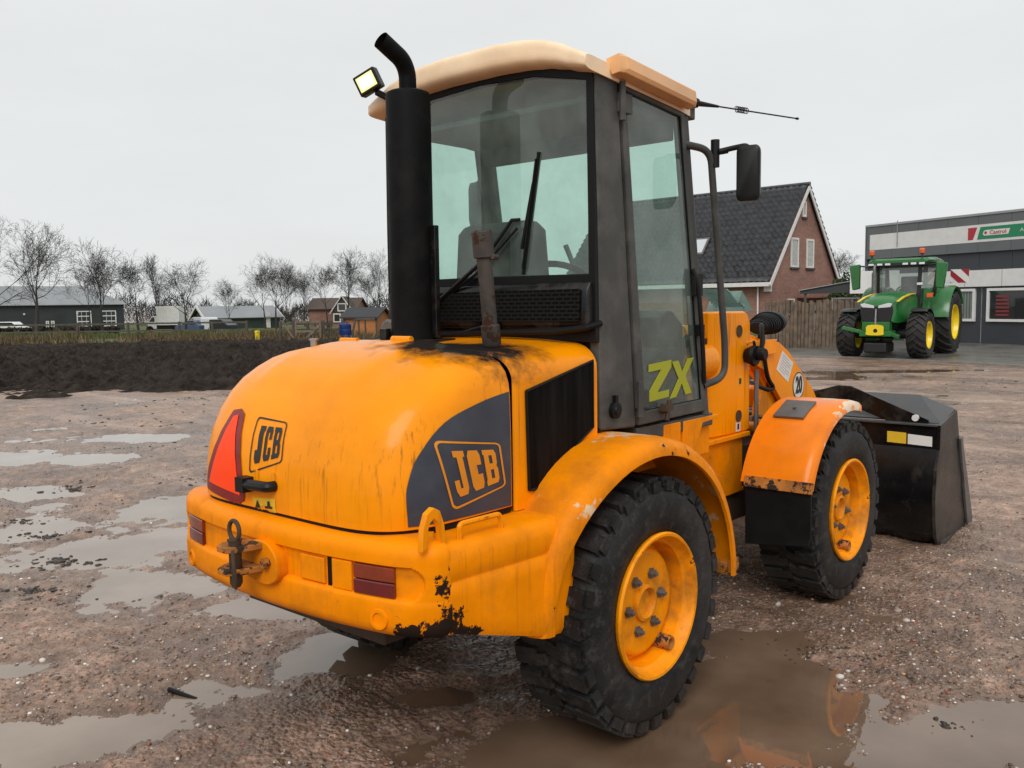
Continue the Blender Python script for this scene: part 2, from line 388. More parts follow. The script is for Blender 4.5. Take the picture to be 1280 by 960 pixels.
# dark side decal, then its emblem
dec=[(-.575,.951),(-1.03,.958)]+smooth2([(-1.03,.958),(-1.032,1.03),(-1.025,1.09),(-.985,1.178),(-.88,1.275),(-.726,1.327),(-.575,1.352)],5,closed=False)[1:]
d1=decal('side_decal',[dec],side_cast,m_decal,attrs={'wear':lambda c:.07*max(0,1-abs(math.hypot((c.x+.575)/.46,(c.z-.951)/.40)-1)/.10)+.03*max(0,1-(c.z-.95)/.05)})
q=((-.865,.985),(-.604,1.027),(-.633,1.180),(-.935,1.224))
lt,fr=logo(q)
decal('emblem_lettering',lt,side_cast,m_logo,off=.0045,parent=d1); decal('emblem_border',fr,side_cast,m_logo,off=.0045,parent=d1)
q=((.142,1.066),(-.052,1.126),(-.037,1.258),(.146,1.266))
lt,fr=logo(q); dl=decal('rear_emblem',lt,rear_cast,m_logob); decal('emblem_border',fr,rear_cast,m_logob,parent=dl)
# slow-vehicle triangle
tri=[(.462,.972),(.455,1.03),(.318,1.275),(.268,1.283),(.232,1.268),(.168,.985),(.186,.941)]
tri2=[(.425,1.003),(.30,1.255),(.268,1.262),(.196,.982)]
tr_=decal('slow_vehicle_triangle',[tri],rear_cast,m_redbord,off=.004); decal('reflector_face',[tri2],rear_cast,m_redref,off=.006,parent=tr_)
wn=decal('warning_sticker',[[(.118,.938),(-.015,.948),(-.017,.996),(.118,.984)]],rear_cast,m_stick_y)
decal('warning_triangle',[[(.105,.950),(.072,.953),(.089,.980)]],rear_cast,m_logob,off=.005,parent=wn)
decal('warning_symbol',[[(.045,.955),(.0,.959),(.0,.966),(.012,.967),(.015,.985),(.028,.982),(.030,.965),(.045,.963)]],rear_cast,m_logob,off=.005,parent=wn)
# hood latch handle
m=M(); m.tube(fillet([(-1.128,.165,1.032),(-1.165,.165,1.032),(-1.170,-.012,1.040),(-1.132,-.012,1.040)],.03),.019,10); m.obox((-1.16,.14,1.032),(.05,.05,.052)); m.build('latch_handle',m_plastic,hood,bevel=.004)
for y in (.10,-.01): m=M(); m.tube([(-1.128,y,1.065),(-1.14,y,1.065)],.024,12); m.build('latch_boss',m_yel,hood)
# hinges
for y,hz_ in ((.215,1.506),(-.10,1.517)):
    m=M(); m.tube([(-.585,y+.085,hz_+.008),(-.585,y-.02,hz_+.008)],.014,10); m.obox((-.645,y+.03,hz_-.004),(.12,.11,.010),(0,R(-6),0)); m.build('hinge',m_yel,hood,bevel=.002)
m=M(); m.tube([(-.70,.33,1.49),(-.70,.33,1.52)],.014,10); m.tube([(-.70,.33,1.52),(-.70,.33,1.527)],.02,10); m.build('hood_stop',m_chrome,hood)

# ---- cowl with the side grille
def zb(x):
    P=[(-.56,.925),(-.45,.925),(-.34,.945),(-.22,1.03),(-.12,1.10),(-.03,1.15)]
    for a,b in zip(P,P[1:]):
        if x<=b[0]: u=(x-a[0])/(b[0]-a[0]); return a[1]*(1-u)+b[1]*u
    return P[-1][1]
def cowl_sec(x,k=0.0,dz=0):
    half=[]; z0=zb(x); s=.6-k
    for i in range(7): half.append((x,-s,z0+(1.385-z0)*i/6))
    for i in range(1,9):
        a=math.pi/2*i/8; half.append((x,-s+.125*(1-math.cos(a)),1.385+(.10-k)*math.sin(a)+dz))
    half+= [(x,-.36,1.494-k+dz),(x,-.22,1.499-k+dz),(x,-.08,1.502-k+dz)]
    return half+[(p[0],-p[1],p[2]) for p in reversed(half)]
m=M(); xs=[-.548]+[-.54+.49*i/10 for i in range(11)]
m.rings([cowl_sec(-.548,.012)]+[cowl_sec(x,0,.016*max(0,(x+.3)/.25)) for x in xs[1:]],closed=False)
cowl=m.build('cowl_panel',m_yel,L,smooth=45,attrs={'soot':lambda c: soot(c)*.9,'grime':lambda c:.12*max(0,1-abs(c.z-1.40)/.08),'wear':lambda c:.02})
gr=[(-.490,1.346),(-.085,1.432),(-.085,1.172)]+smooth2([(-.085,1.172),(-.20,1.112),(-.30,1.04),(-.36,1.003),(-.43,.99),(-.480,.988)],4,closed=False)[1:]
m=M(); m.prism(gr,'y',-.6025,-.606); 
m_grille,t,out=newmat('grille_mesh'); co=nd(t,'ShaderNodeTexCoord').outputs['Object']
wv=nd(t,'ShaderNodeTexWave',{'Vector':co,'Scale':42,'Distortion':1.2,'Detail':2,'Detail Scale':.6},bands_direction='X').outputs[1]
n=noise(t,nd(t,'ShaderNodeMapping',{'Vector':co,'Scale':(30,30,2)}).outputs[0],1,5)
b=nd(t,'ShaderNodeBsdfPrincipled',{'Base Color':mix(t,rng(t,n,.4,.75),(.004,.004,.004),(.016,.0155,.015)),'Roughness':.5,'Specular IOR Level':.05})
bp=nd(t,'ShaderNodeBump',{'Height':mth(t,'ADD',wv,n),'Strength':.7,'Distance':.006}); t.links.new(bp.outputs[0],b.inputs['Normal']); t.links.new(b.outputs[0],out.inputs[0])
gp=m.build('side_grille',m_grille,L,smooth=0)
m=M(); m.tube([(x,-.605,z) for x,z in gr]+[(gr[0][0],-.605,gr[0][1])],.0055,6,caps=False); m.build('grille_gasket',m_trim,gp)
for x,z in ((-.17,1.075),(-.36,.958)):
    m=M(); m.lathe([(0,-.018),(.012,-.018),(.014,-.012),(.024,-.010),(.024,0)],(x,-.601,z),'y',14); m.build('bolt',m_steel,cowl)
# dark strip behind the seam, standing in for the shade in the gap
m=M(); m.rings([[(p[0],p[1]*.90,p[2]-.075) for p in cowl_sec(x)] for x in (-.60,-.50)],closed=False); m.build('seam_gap_shade',m_under,cowl)

# ---- rear counterweight bumper
BP=[(-1.008,-.7275),(-1.03,-.727),(-1.062,-.712),(-1.10,-.66),(-1.133,-.58),(-1.162,-.44),(-1.185,-.25),(-1.195,0)]
BP=BP+[(x,-y) for x,y in reversed(BP[:-1])]
bp_=smooth2(BP,22,closed=False)
nrm=[]
for i,p in enumerate(bp_):
    a=Vector(bp_[max(i-1,0)]); b_=Vector(bp_[min(i+1,len(bp_)-1)]); d=(b_-a).normalized(); nrm.append(Vector((-d.y,d.x)) if False else Vector((d.y,-d.x)))
ctr=Vector((-.4,0))
nrm=[n if n.dot(Vector(p)-ctr)>0 else -n for n,p in zip(nrm,bp_)]
PROF=[(-.16,.934,0),(-.085,.936,0),(-.045,.934,0),(-.024,.928,0),(-.010,.917,0),(-.002,.902,0),(0,.885,0),(0,.868,0),(0,.861,0),(0,.856,.5)]+[(0,.852-.092*i/12,1) for i in range(13)]+[(0,.756,.5),(.001,.751,0),(.003,.742,0),(.004,.73,0),(.004,.675,0),(-.002,.655,0),(-.016,.638,0),(-.05,.628,0),(-.22,.60,0)]
rgs=[]
for p,n in zip(bp_,nrm):
    row=[]
    for o,z,k in PROF:
        lim=.690-.052+math.sqrt(max(0,.054**2-(z-.806)**2)) if k else .6
        e=max(0,min(1,(lim-abs(p[1]))/.008)); e=e*e*(3-2*e)
        row.append((p[0]+n.x*(o-.016*k*e),p[1]+n.y*(o-.016*k*e),z))
    rgs.append(row)
m=M(); m.rings(rgs,closed=False)
def bw(c):
    s=0
    s+=.285*max(0,1-math.hypot((c.y+.72)/.24,(c.z-.66)/.10)**1.5); s+=.20*max(0,1-math.hypot((c.y+.74)/.07,(c.z-.79)/.15))
    s+=.15*max(0,1-abs(c.z-.715)/.05)*max(0,1-abs(c.y+.5)/.3)
    return s
bumper=m.build('rear_bumper',m_yel_dirty,L,smooth=50,attrs={'wear':bw,'grime':lambda c:.10*max(0,1-abs(c.z-.83)/.02)+.06*max(0,1-(c.z-.63)/.12)})
def bpos(y):       # point and outward normal of the bumper at a given y on its rear face
    best=min(range(len(bp_)),key=lambda i:abs(bp_[i][1]-y)+(9 if bp_[i][0]>-1.0 else 0)); return Vector((bp_[best][0],bp_[best][1],0)),Vector((nrm[best].x,nrm[best].y,0))
def on_bumper(y,z,o): p,n=bpos(y); return Vector((p.x+n.x*o,p.y+n.y*o,z))
def rotn(y):
    p,n=bpos(y); return math.atan2(n.y,n.x)
for sgn in (-1,1):
    ys=[sgn*(.445+.155*i/8) for i in range(9)]
    def lens(z0,z1,o1): m=M(); m.rings([[on_bumper(y,z0,-.03),on_bumper(y,z0,o1-.003),on_bumper(y,z0+.003,o1),on_bumper(y,z1-.003,o1),on_bumper(y,z1,o1-.003),on_bumper(y,z1,-.03)] for y in ys],closed=True,cap0=True,cap1=True); return m
    tl=lens(.757,.803,-.002).build('tail_light',m_lens,L,smooth=40)
    lens(.806,.853,-.003).build('indicator_lens',m_lens2,tl,smooth=40)
    m=M(); c=on_bumper(sgn*.545,.69,.0); n=bpos(sgn*.545)[1]; ang=math.atan2(n.y,n.x)
    prof=[(0,.004),(.020,.004),(.022,.010),(.032,.010),(.034,.006),(.034,-.01)]
    m.lathe(prof,(0,0,0),'x',20); m.v=[tuple(c+Matrix.Rotation(ang,3,'Z')@Vector(v)) for v in m.v]; m.build('round_plug',m_yel_dirty,bumper)
m=M(); c=on_bumper(-.255,.805,-.021); m.obox(c,(.03,.115,.084),(0,0,rotn(-.255))); m.build('number_plate_holder',m_yel_dirty,bumper,bevel=.004)
m=M(); c=on_bumper(-.335,.805,-.019); m.obox(c,(.012,.016,.095),(0,0,rotn(-.335))); m.build('drain_slot',m_trim,bumper)
m=M(); c=on_bumper(-.395,.805,-.020); m.obox(c,(.03,.085,.098),(0,0,rotn(-.395))); m.build('light_housing',m_yel_dirty,bumper,bevel=.006)
# tow hitch
m=M(); o=smooth2([(-.125,.785),(-.115,.83),(-.06,.868),(.02,.862),(.075,.83),(.09,.785),(.06,.735),(-.05,.718),(-.115,.745)],4); m.prism(o,'x',-1.222,-1.16)
hit=m.build('tow_hitch',m_yel_dirty,L,bevel=.006,attrs={'grime':lambda c:.1})
for z in (.775,.852):
    m=M(); m.prism([(-1.215,-.05),(-1.30,-.03),(-1.335,0),(-1.335,.05),(-1.30,.075),(-1.215,.08)],'z',z-.011,z+.011); m.build('clevis_plate',m_rusty,hit,bevel=.004)
m=M(); m.tube([(-1.296,.0,.722),(-1.296,.0,.735),(-1.296,.0,.872),(-1.296,.0,.884)],[.014,.021,.021,.026],14); m.build('hitch_pin',m_under,hit)
m=M(); m.tube([(-1.296+.0*i,+.030*math.sin(i*math.pi/8),.914+.033*math.cos(i*math.pi/8)) for i in range(17)],.0075,8); m.build('pin_ring',m_under,hit)
m=M(); m.tube([(-1.33,-.04,.86),(-1.338,-.055,.82),(-1.335,-.06,.77),(-1.33,-.05,.735),(-1.325,-.035,.75),(-1.33,-.04,.80)],.006,6); m.build('lynch_chain',m_under,hit)
m=M(); m.lathe([(0,-.02),(.02,-.02),(.02,0)],(-1.222,-.075,.80),'x',6); m.build('bolt',m_rusty,hit)

# ---- side counterweight box beside the hood (both sides)
for sgn in (-1,1):
    m=M(); rs=[]
    for i,x in enumerate([-1.012,-1.0,-.97,-.93,-.9,-.85,-.8,-.75,-.7,-.65,-.6,-.55,-.5,-.46,-.43,-.41,-.395,-.385]):
        y=-.728-.045*max(0,(x+1.02))/.6; k=max(0,(x+.46)/.075)**2*.05; bz=.632-.135*max(0,min(1,(x+1.0)/.45)); y+=k
        tz=.922-.012*k/.05
        rs.append([(x,-.50,tz),(x,y+.055,tz),(x,y+.026,tz-.006),(x,y+.008,tz-.024),(x,y,tz-.055),(x,y+.002,.815),(x,y+.007,.806),(x,y+.007,.800),(x,y,.792),(x,y,.75),(x,y,.70),(x,y,bz+.08),(x,y,bz+.03),(x,y+.01,bz+.008),(x,y+.05,bz),(x,-.45,bz)])
    if sgn>0: rs=[[(a,-b_,c) for a,b_,c in r_] for r_ in rs]
    m.rings(rs,closed=True,cap0=True,cap1=True)
    m.build('side_counterweight',m_yel_dirty,L,smooth=45,attrs={'wear':lambda c:.22*max(0,1-math.hypot((c.x+1.0)/.20,(c.z-.70)/.12))+.20*max(0,1-math.hypot((c.x+.85)/.25,(c.z-.60)/.07)),'fade':lambda c:.0})
    # lifting eye on the corner and hand rail
    m=M(); s2=sgn
    if sgn>0: m_=None
    outer=[(-1.105,.915),(-1.098,.985),(-1.08,1.030),(-1.052,1.045),(-1.025,1.030),(-1.008,.985),(-1.0,.90)]; inner=[(-1.082,.925),(-1.078,.975),(-1.068,1.0),(-1.052,1.010),(-1.038,1.0),(-1.028,.975),(-1.022,.91)]
    pts=outer+list(reversed(inner)); m.prism(pts,'y',s2*.705,s2*.683); 
    for i in range(len(m.v)): m.v[i]=(m.v[i][0]*1+(.0),m.v[i][1],m.v[i][2])
    if sgn<0: m.build('lifting_eye',m_yel,bumper,smooth=30,bevel=.003)
    m=M(); m.tube(fillet([(-.93,s2*.69,.915),(-.93,s2*.69,.968),(-.745,s2*.70,.968),(-.745,s2*.70,.915)],.02),.009,8); m.build('hand_rail',m_yel,L)

# ---- rear mudguards
def fender(sgn,parent,name,x0,arc,zc,yi,mat_,attrs,label=None):
    # arc: list of (angle deg, radius, outer y)
    rs=[]
    N=40
    for i in range(N+1):
        u=i/N*(len(arc)-1); k=min(int(u),len(arc)-2); q=u-k; a,r_,yo=(arc[k][j]*(1-q)+arc[k+1][j]*q for j in range(3))
        a=R(a); c,s=math.cos(a),math.sin(a)
        sec=[(yi,r_+.012),((yi+yo)/2-.02,r_+.012),(yo+.15,r_+.012),(yo+.10,r_+.012),(yo+.045,r_+.006),(yo+.016,r_-.010),(yo+.002,r_-.032),(yo,r_-.058),(yo+.014,r_-.060),(yo+.018,r_-.035),(yo+.032,r_-.022),(yo+.10,r_-.008),(yi,r_-.008)]
        rs.append([(x0+rr_*c,sgn*-y,zc+rr_*s) for y,rr_ in sec])
    m=M(); m.rings(rs,closed=True,cap0=True,cap1=True)
    return m.build(name,mat_,parent,smooth=50,attrs=attrs)
ARC=[(178,.600,-.765),(165,.625,-.78),(152,.648,-.80),(138,.655,-.825),(120,.652,-.848),(100,.645,-.862),(80,.640,-.869),(60,.636,-.872),(40,.634,-.874),(15,.632,-.875),(-2,.632,-.876)]
def fw(c): return .10*max(0,1-abs(math.hypot(c.x,c.z-HUB)-.60)/.05)*(1 if abs(c.y)>.74 else 0)
def ffade(c): return .95*max(0,1-math.hypot((c.x-.02)/.26,(c.z-1.13)/.12,(abs(c.y)-.68)/.17))+.80*max(0,1-math.hypot((c.x+.42)/.10,(c.z-.93)/.08))+.50*max(0,1-abs(math.hypot(c.x,c.z-HUB)-.62)/.035)*(1 if abs(c.y)>.76 else 0)*max(0,min(1,(c.x+.5)/.3))
for sgn in (1,-1):
    f=fender(sgn,L,'rear_mudguard',0,ARC,HUB,-.45,m_yel_dirty,{'wear':fw,'fade':ffade,'grime':lambda c:.10*max(0,1-abs(c.z-.9)/.5)})
    m=M(); m.box(.60,.72,sgn*.83,sgn*.62,.455,.515); m.box(.63,.70,sgn*.80,sgn*.70,.515,.60); m.build('step_bracket',m_rusty,f,bevel=.006)

# ---- wheels
def tyre(name_parent):
    m=M(); Rt=.482
    prof=[(.262,.10),(.268,.135),(.285,.158),(.33,.170),(.38,.172),(.425,.164),(.455,.150),(.472,.125),(Rt-.004,.08),(Rt,0)]
    prof=prof+[(r_,-h) for r_,h in reversed(prof[:-1])]
    m.lathe(prof,(0,0,0),'y',72)
    N=30
    def blk(t0,t1,y0,y1,r0,r1,sh=0,tap=.012):
        vs=[]
        for (t_,s) in ((t0,1),(t1,-1)):
            for y in (y0,y1):
                for rr_ in (r0,r1):
                    tt=t_+sh*(y-y0)+ (tap*s if rr_==r1 else 0); vs.append((rr_*math.cos(tt),y,rr_*math.sin(tt)))
        m.add(vs,[(0,1,3,2),(4,6,7,5),(0,4,5,1),(2,3,7,6),(0,2,6,4),(1,5,7,3)])
    w_=2*math.pi/N
    for sd in (-1,1):
        for i in range(N):
            t0=(i+(.5 if sd>0 else 0))*w_
            blk(t0,t0+w_*.70,sd*.050,sd*.150,.46,.499,sh=sd*.25,tap=.006)
            blk(t0+.012,t0+w_*.66,sd*.143,sd*.162,.445,.484,sh=sd*.25,tap=.008)
            blk(t0+w_*.05,t0+w_*.58,sd*-.0,sd*.056,.46,.498,sh=sd*.7,tap=.006)
    return m
tm=tyre(None)
def wheel(x,sgn,first):
    w_=thing('wheel',None,None); w_.parent=L; w_.location=(x,sgn*.69,HUB); w_.rotation_euler=(0,rnd.uniform(0,6),0 if sgn<0 else math.pi)
    return w_
wheel_me=None
def make_wheel(x,sgn,spin):
    rot=(0,spin,0) if sgn<0 else (0,spin,math.pi)
    o=tm.build('wheel',m_tyre,L,smooth=40,bevel=0) if not WH else None
    if WH:
        o=copy_tree(WH[0],L)
    else:
        m=M(); m.lathe([(.258,-.12),(.283,-.155),(.286,-.170),(.280,-.178),(.270,-.176),(.264,-.164),(.256,-.140),(.243,-.130),(.240,-.10),(.232,-.06),(.212,-.058),(.208,-.09),(.200,-.097),(.185,-.098),(.075,-.098),(.072,-.112),(.060,-.116),(.052,-.108),(.050,-.095),(.02,-.092),(0,-.092)],(0,0,0),'y',56)
        m.lathe([(.258,.12),(.283,.155),(.284,.175),(.262,.165),(.24,.12),(.23,.0),(.23,-.06)],(0,0,0),'y',40)
        rim=m.build('rim',m_rim,o,smooth=40)
        for k in range(6):
            a=R(15+60*k); c=(.115*math.cos(a),-.10,.115*math.sin(a)); m=M(); m.lathe([(0,-.030),(.0085,-.030),(.0085,-.018),(.017,-.018),(.017,-.003),(.024,-.003),(.024,0)],c,'y',6); m.build('wheel_nut',m_steel,o)
        m=M(); a=R(-48); m.lathe([(0,-.028),(.014,-.030),(.017,-.048),(.026,-.052),(.030,-.045),(.030,.02)],(.222*math.cos(a),-.10,.222*math.sin(a)),'y',14); m.build('valve_guard',m_rusty,o)
        WH.append(o)
    o.location=(x,sgn*.684,HUB); o.rotation_euler=rot; return o
WH=[]
make_wheel(0,-1,R(10)); make_wheel(LB,-1,R(31)); make_wheel(0,1,R(50)); make_wheel(LB,1,R(77))

# ---- chassis
m=M(); m.box(-1.0,.95,-.40,.40,.52,.99); m.box(-1.02,-.4,-.66,.66,.66,.80); m.box(-.3,.62,-.44,.44,.95,1.12)
m.tube([(0,-.55,HUB),(0,.55,HUB)],.10,14); m.lathe([(0,-.2),(.17,-.14),(.17,.14),(0,.2)],(0,0,HUB),'x',16); m.build('rear_chassis',m_under,L,bevel=.01)
m=M(); m.box(.26,.92,-.57,-.40,.93,1.13); pf_=m.build('platform_frame',m_yel_dirty,L,bevel=.006)
m=M(); m.box(.45,.60,-.60,-.5705,1.0,1.12); m.build('gusset_plate',m_yel_dirty,pf_,bevel=.006)
m=M(); m.prism([(.62,1.118),(.95,1.118),(.95,1.10),(.80,1.09),(.74,.99),(.70,.93),(.62,.93)],'y',-.60,-.5705); m.build('cab_mount',m_yel_dirty,pf_,bevel=.004)
m=M(); m.box(.26,.92,.40,.57,.93,1.13); m.build('platform_frame',m_yel_dirty,L,bevel=.006)
m=M(); m.box(1.30,2.9,-.335,.335,.42,.84); m.tube([(LB,-.55,HUB),(LB,.55,HUB)],.10,14); m.box(.9,1.3,-.2,.2,.45,.9); m.build('front_chassis',m_under,L,bevel=.01)
# loader tower: chamfered twin columns on a flange
for s in (-1,1):
    m=M(); pl=[(1.335,s*-.335),(1.36,s*-.352),(1.52,s*-.365),(1.775,s*-.365),(1.775,s*-.20),(1.335,s*-.20)]
    m.rings([[((x if x<1.7 or z<1.54 else x-(.03 if z<1.59 else .075)),y,z) for x,y in pl] for z in (.925,1.53,1.575,1.598)],closed=True,cap0=True,cap1=True)
    tow=m.build('loader_tower',m_yel,L,smooth=30,bevel=.012,attrs={'wear':lambda c:.05*max(0,1-(1.6-c.z)/.05)})
m=M(); m.prism([(1.10,-.385),(1.74,-.385),(1.74,.385),(1.10,.385)],'z',.90,.925); m.build('tower_flange',m_yel,tow,bevel=.004)
m=M()
for s in (-1,1): m.box(1.20,1.70,s*-.36,s*-.18,.60,.90)
m.box(1.18,1.72,-.36,.36,.585,.61); m.prism([(1.20,.80),(1.42,.72),(1.42,.66),(1.36,.62),(1.20,.62)],'y',-.380,-.362); m.build('tower_base',m_yel_dirty,tow,bevel=.008,attrs={'grime':lambda c:.08})
for x,z in ((1.63,1.49),(1.63,1.02)):
    m=M(); m.lathe([(0,-.001),(.030,-.001),(.033,-.004),(.033,.0)],(x,-.367,z),'y',20); m.build('tower_bolt_hole',m_under,tow)
def plate(name,pts,y,th,mat_,par,b=.0): m=M(); m.prism(pts,'y',y-th/2,y+th/2); return m.build(name,mat_,par,smooth=0,bevel=b)
plate('maintenance_sticker',[(1.60,.985),(1.655,.985),(1.655,.885+.05),(1.60,.885+.05)],-.3665,.001,m_white,tow)
plate('sticker_mark',[(1.617,.977),(1.638,.977),(1.638,.945),(1.617,.945)],-.3675,.001,m_redbord,tow)
plate('symbol_sticker',[(1.628,1.235),(1.665,1.235),(1.665,1.19),(1.628,1.19)],-.3665,.001,m_stick_y,tow)
plate('symbol_mark',[(1.634,1.229),(1.659,1.229),(1.659,1.197),(1.634,1.197)],-.3675,.001,m_logob,tow)
# cross tube and hydraulic pieces behind the cab door
m=M(); m.tube([(1.46,-.21,1.34),(1.46,.21,1.34)],.085,18); m.tube([(1.20,-.30,1.34),(1.36,-.30,1.34)],.095,18); m.tube([(1.16,-.27,1.50),(1.40,-.27,1.50)],.035,12); m.build('cross_tube',m_yel,tow)
m=M(); m.box(1.15,1.38,-.33,-.20,1.42,1.46); m.tube(fillet([(1.18,-.30,1.48),(1.12,-.28,1.36),(1.15,-.30,1.1),(1.2,-.3,.95)],.05),.02,8); m.tube(fillet([(1.22,-.22,1.5),(1.10,-.24,1.30),(1.12,-.26,1.0)],.05),.016,8); m.build('hydraulic_hoses',m_plastic,tow)
# boom arms
for s in (-1,1):
    arm=[(1.52,1.52),(1.66,1.50),(1.98,1.43),(2.20,1.405),(2.34,1.342),(2.73,1.075),(2.90,.90),(3.18,.50),(3.30,.36),(3.24,.28),(3.10,.33),(2.80,.66),(2.50,.88),(2.28,1.02),(2.02,1.24),(1.60,1.40),(1.50,1.44)]
    m=M(); m.prism(arm,'y',s*-.345,s*-.315); a_=m.build('boom_arm',m_yel,L,smooth=0,bevel=.004)
    m=M(); m.tube([(1.62,s*-.24,.97),(2.25,s*-.24,.88)],.052,16); m.build('lift_cylinder',m_yel,a_)
    m=M(); m.tube([(2.25,s*-.24,.88),(2.62,s*-.24,.84)],.028,12); m.build('piston_rod',m_chrome,a_)
    if s>0: arm_r=a_
m=M(); m.box(2.35,2.60,-.315,.315,.98,1.10); m.tube([(2.95,-.32,.62),(2.95,.32,.62)],.07,14); m.build('boom_crossmember',m_yel,L,bevel=.01)
# tilt linkage plate and cylinder between the arms
m=M(); m.prism(smooth2([(2.02,1.02),(2.12,1.16),(2.24,1.20),(2.36,1.12),(2.44,.92),(2.42,.82),(2.2,.80),(2.05,.86)],4),'y',-.26,-.30); m.bar((1.95,-.285,1.31),(2.30,-.285,.98),.03,.05); m.tube([(1.75,0,1.3),(2.5,0,1.25)],.06,14); m.tube([(2.5,0,1.25),(3.0,0,.9)],.035,12); m.build('tilt_linkage',m_yel,L,bevel=.004)
# stickers on the arm: text plate and round speed sign
plate('text_plate',[(2.243,1.352),(2.405,1.270),(2.331,1.153),(2.162,1.243)],-.3465,.001,m_white,arm_r)
m=M()
for k in range(7):
    u=.12+k*.12; a=Vector((2.243,1.352)).lerp(Vector((2.162,1.243)),u); b_=Vector((2.405,1.270)).lerp(Vector((2.331,1.153)),u); p=a.lerp(b_,.12); q_=a.lerp(b_,.86 if k%3 else .6)
    m.prism([(p.x,p.y),(q_.x,q_.y),(q_.x+.006,q_.y-.005),(p.x+.006,p.y-.005)],'y',-.3472,-.3478)
m.build('plate_text',m_steel,arm_r,smooth=0)
plate('small_sticker',[(1.90,1.40),(1.985,1.385),(1.985,1.345),(1.92,1.335)],-.3465,.001,m_white,arm_r)
def disc(name,c,r_,y,mat_,par,n=28): m=M(); m.prism([(c[0]+r_*math.cos(2*math.pi*i/n),c[1]+r_*math.sin(2*math.pi*i/n)) for i in range(n)],'y',y,y+.001); return m.build(name,mat_,par,smooth=0)
sp=disc('speed_sign',(2.488,1.122),.085,-.3475,m_logob,L); disc('sign_face',(2.488,1.122),.077,-.3485,m_white,sp)
def text_mesh(s,size,place,mat_,par,name,ext=.001,bold=.0,align='CENTER'):
    cu_=bpy.data.curves.new('t','FONT'); cu_.body=s; cu_.size=size; cu_.align_x=align; cu_.align_y='CENTER'; cu_.extrude=ext; cu_.offset=bold; cu_.resolution_u=3
    o=bpy.data.objects.new('t',cu_); COL.objects.link(o); dg=bpy.context.evaluated_depsgraph_get(); me=bpy.data.meshes.new_from_object(o.evaluated_get(dg))
    bpy.data.objects.remove(o); bpy.data.curves.remove(cu_)
    me.name=name; me.materials.clear(); me.materials.append(mat_); me.transform(place); o=bpy.data.objects.new(name,me); COL.objects.link(o); o.parent=par; return o
PY=Matrix(((1,0,0,0),(0,0,-1,0),(0,1,0,0),(0,0,0,1)))      # text facing -y, reading along +x
text_mesh('20',.125,Matrix.Translation((2.488,-.3505,1.122))@PY@Matrix.Diagonal((.78,1.15,1,1)),m_logob,sp,'sign_number',bold=.004)

# ---- front mudguards with flap
ARCF=[(163,.60,-.845),(150,.60,-.845),(135,.60,-.845),(118,.60,-.845),(102,.60,-.845),(88,.60,-.845),(74,.605,-.845)]
m_orng=pbr('sunfaded_orange_paint',(.93,.235,.006),.28,var=.10,vs=3,spec=.25,coat=.1,chips=(RUST,.80,9),fade=(.80,.66,.46),dirt=((.3,.08,.01),.3,4.0))
for s in (1,-1):
    rs=[]
    for i in range(25):
        a=R(160-86*i/24); c,sn=math.cos(a),math.sin(a)
        sec=[(-.46,.588),(-.47,.610),(-.55,.612),(-.63,.613),(-.72,.613),(-.80,.612),(-.83,.606),(-.845,.590),(-.848,.555),(-.835,.555),(-.83,.588),(-.80,.600)]
        rs.append([(LB+r_*c,s*-(-y)if False else (y if s>0 else -y),HUB+r_*sn) for y,r_ in sec])
    m=M(); m.rings(rs,closed=True,cap0=True,cap1=True)
    f=m.build('front_mudguard',m_orng,L,smooth=50,attrs={'fade':lambda c:.95*max(0,1-math.hypot((c.x-2.10)/.20,(c.z-1.08)/.14,(abs(c.y)-.72)/.20))+.85*max(0,1-math.hypot((abs(c.y)-.84)/.03))*max(0,1-abs(c.x-1.9)/.6),'wear':lambda c:.10*max(0,1-(c.z-.68)/.08)})
    y0,y1=(-.50,-.86) if s>0 else (.50,.86)
    m=M(); m.obox((LB-.575,(y0+y1)/2,.70),(.02,.37,.06),(0,.35,0)); m.build('mudguard_rail',m_rusty,f,bevel=.003)
    m=M(); m.prism([(y0,.675),(y1,.675),(y1,.45),(y1*.985,.40),(y0,.36)],'x',LB-.578,LB-.565); m.build('mud_flap',m_plastic,f,bevel=.004)
    m=M(); a=R(112); c=Vector((LB+.616*math.cos(a),-.62*s,HUB+.616*math.sin(a))); m.obox(c,(.19,.17,.012),(0,math.pi/2-a,0)); 
    m.tube([c,c+Vector((0.615*math.cos(a),0,.615*math.sin(a))).normalized()*.016],.010,8); m.build('cover_plate',m_steel,f)

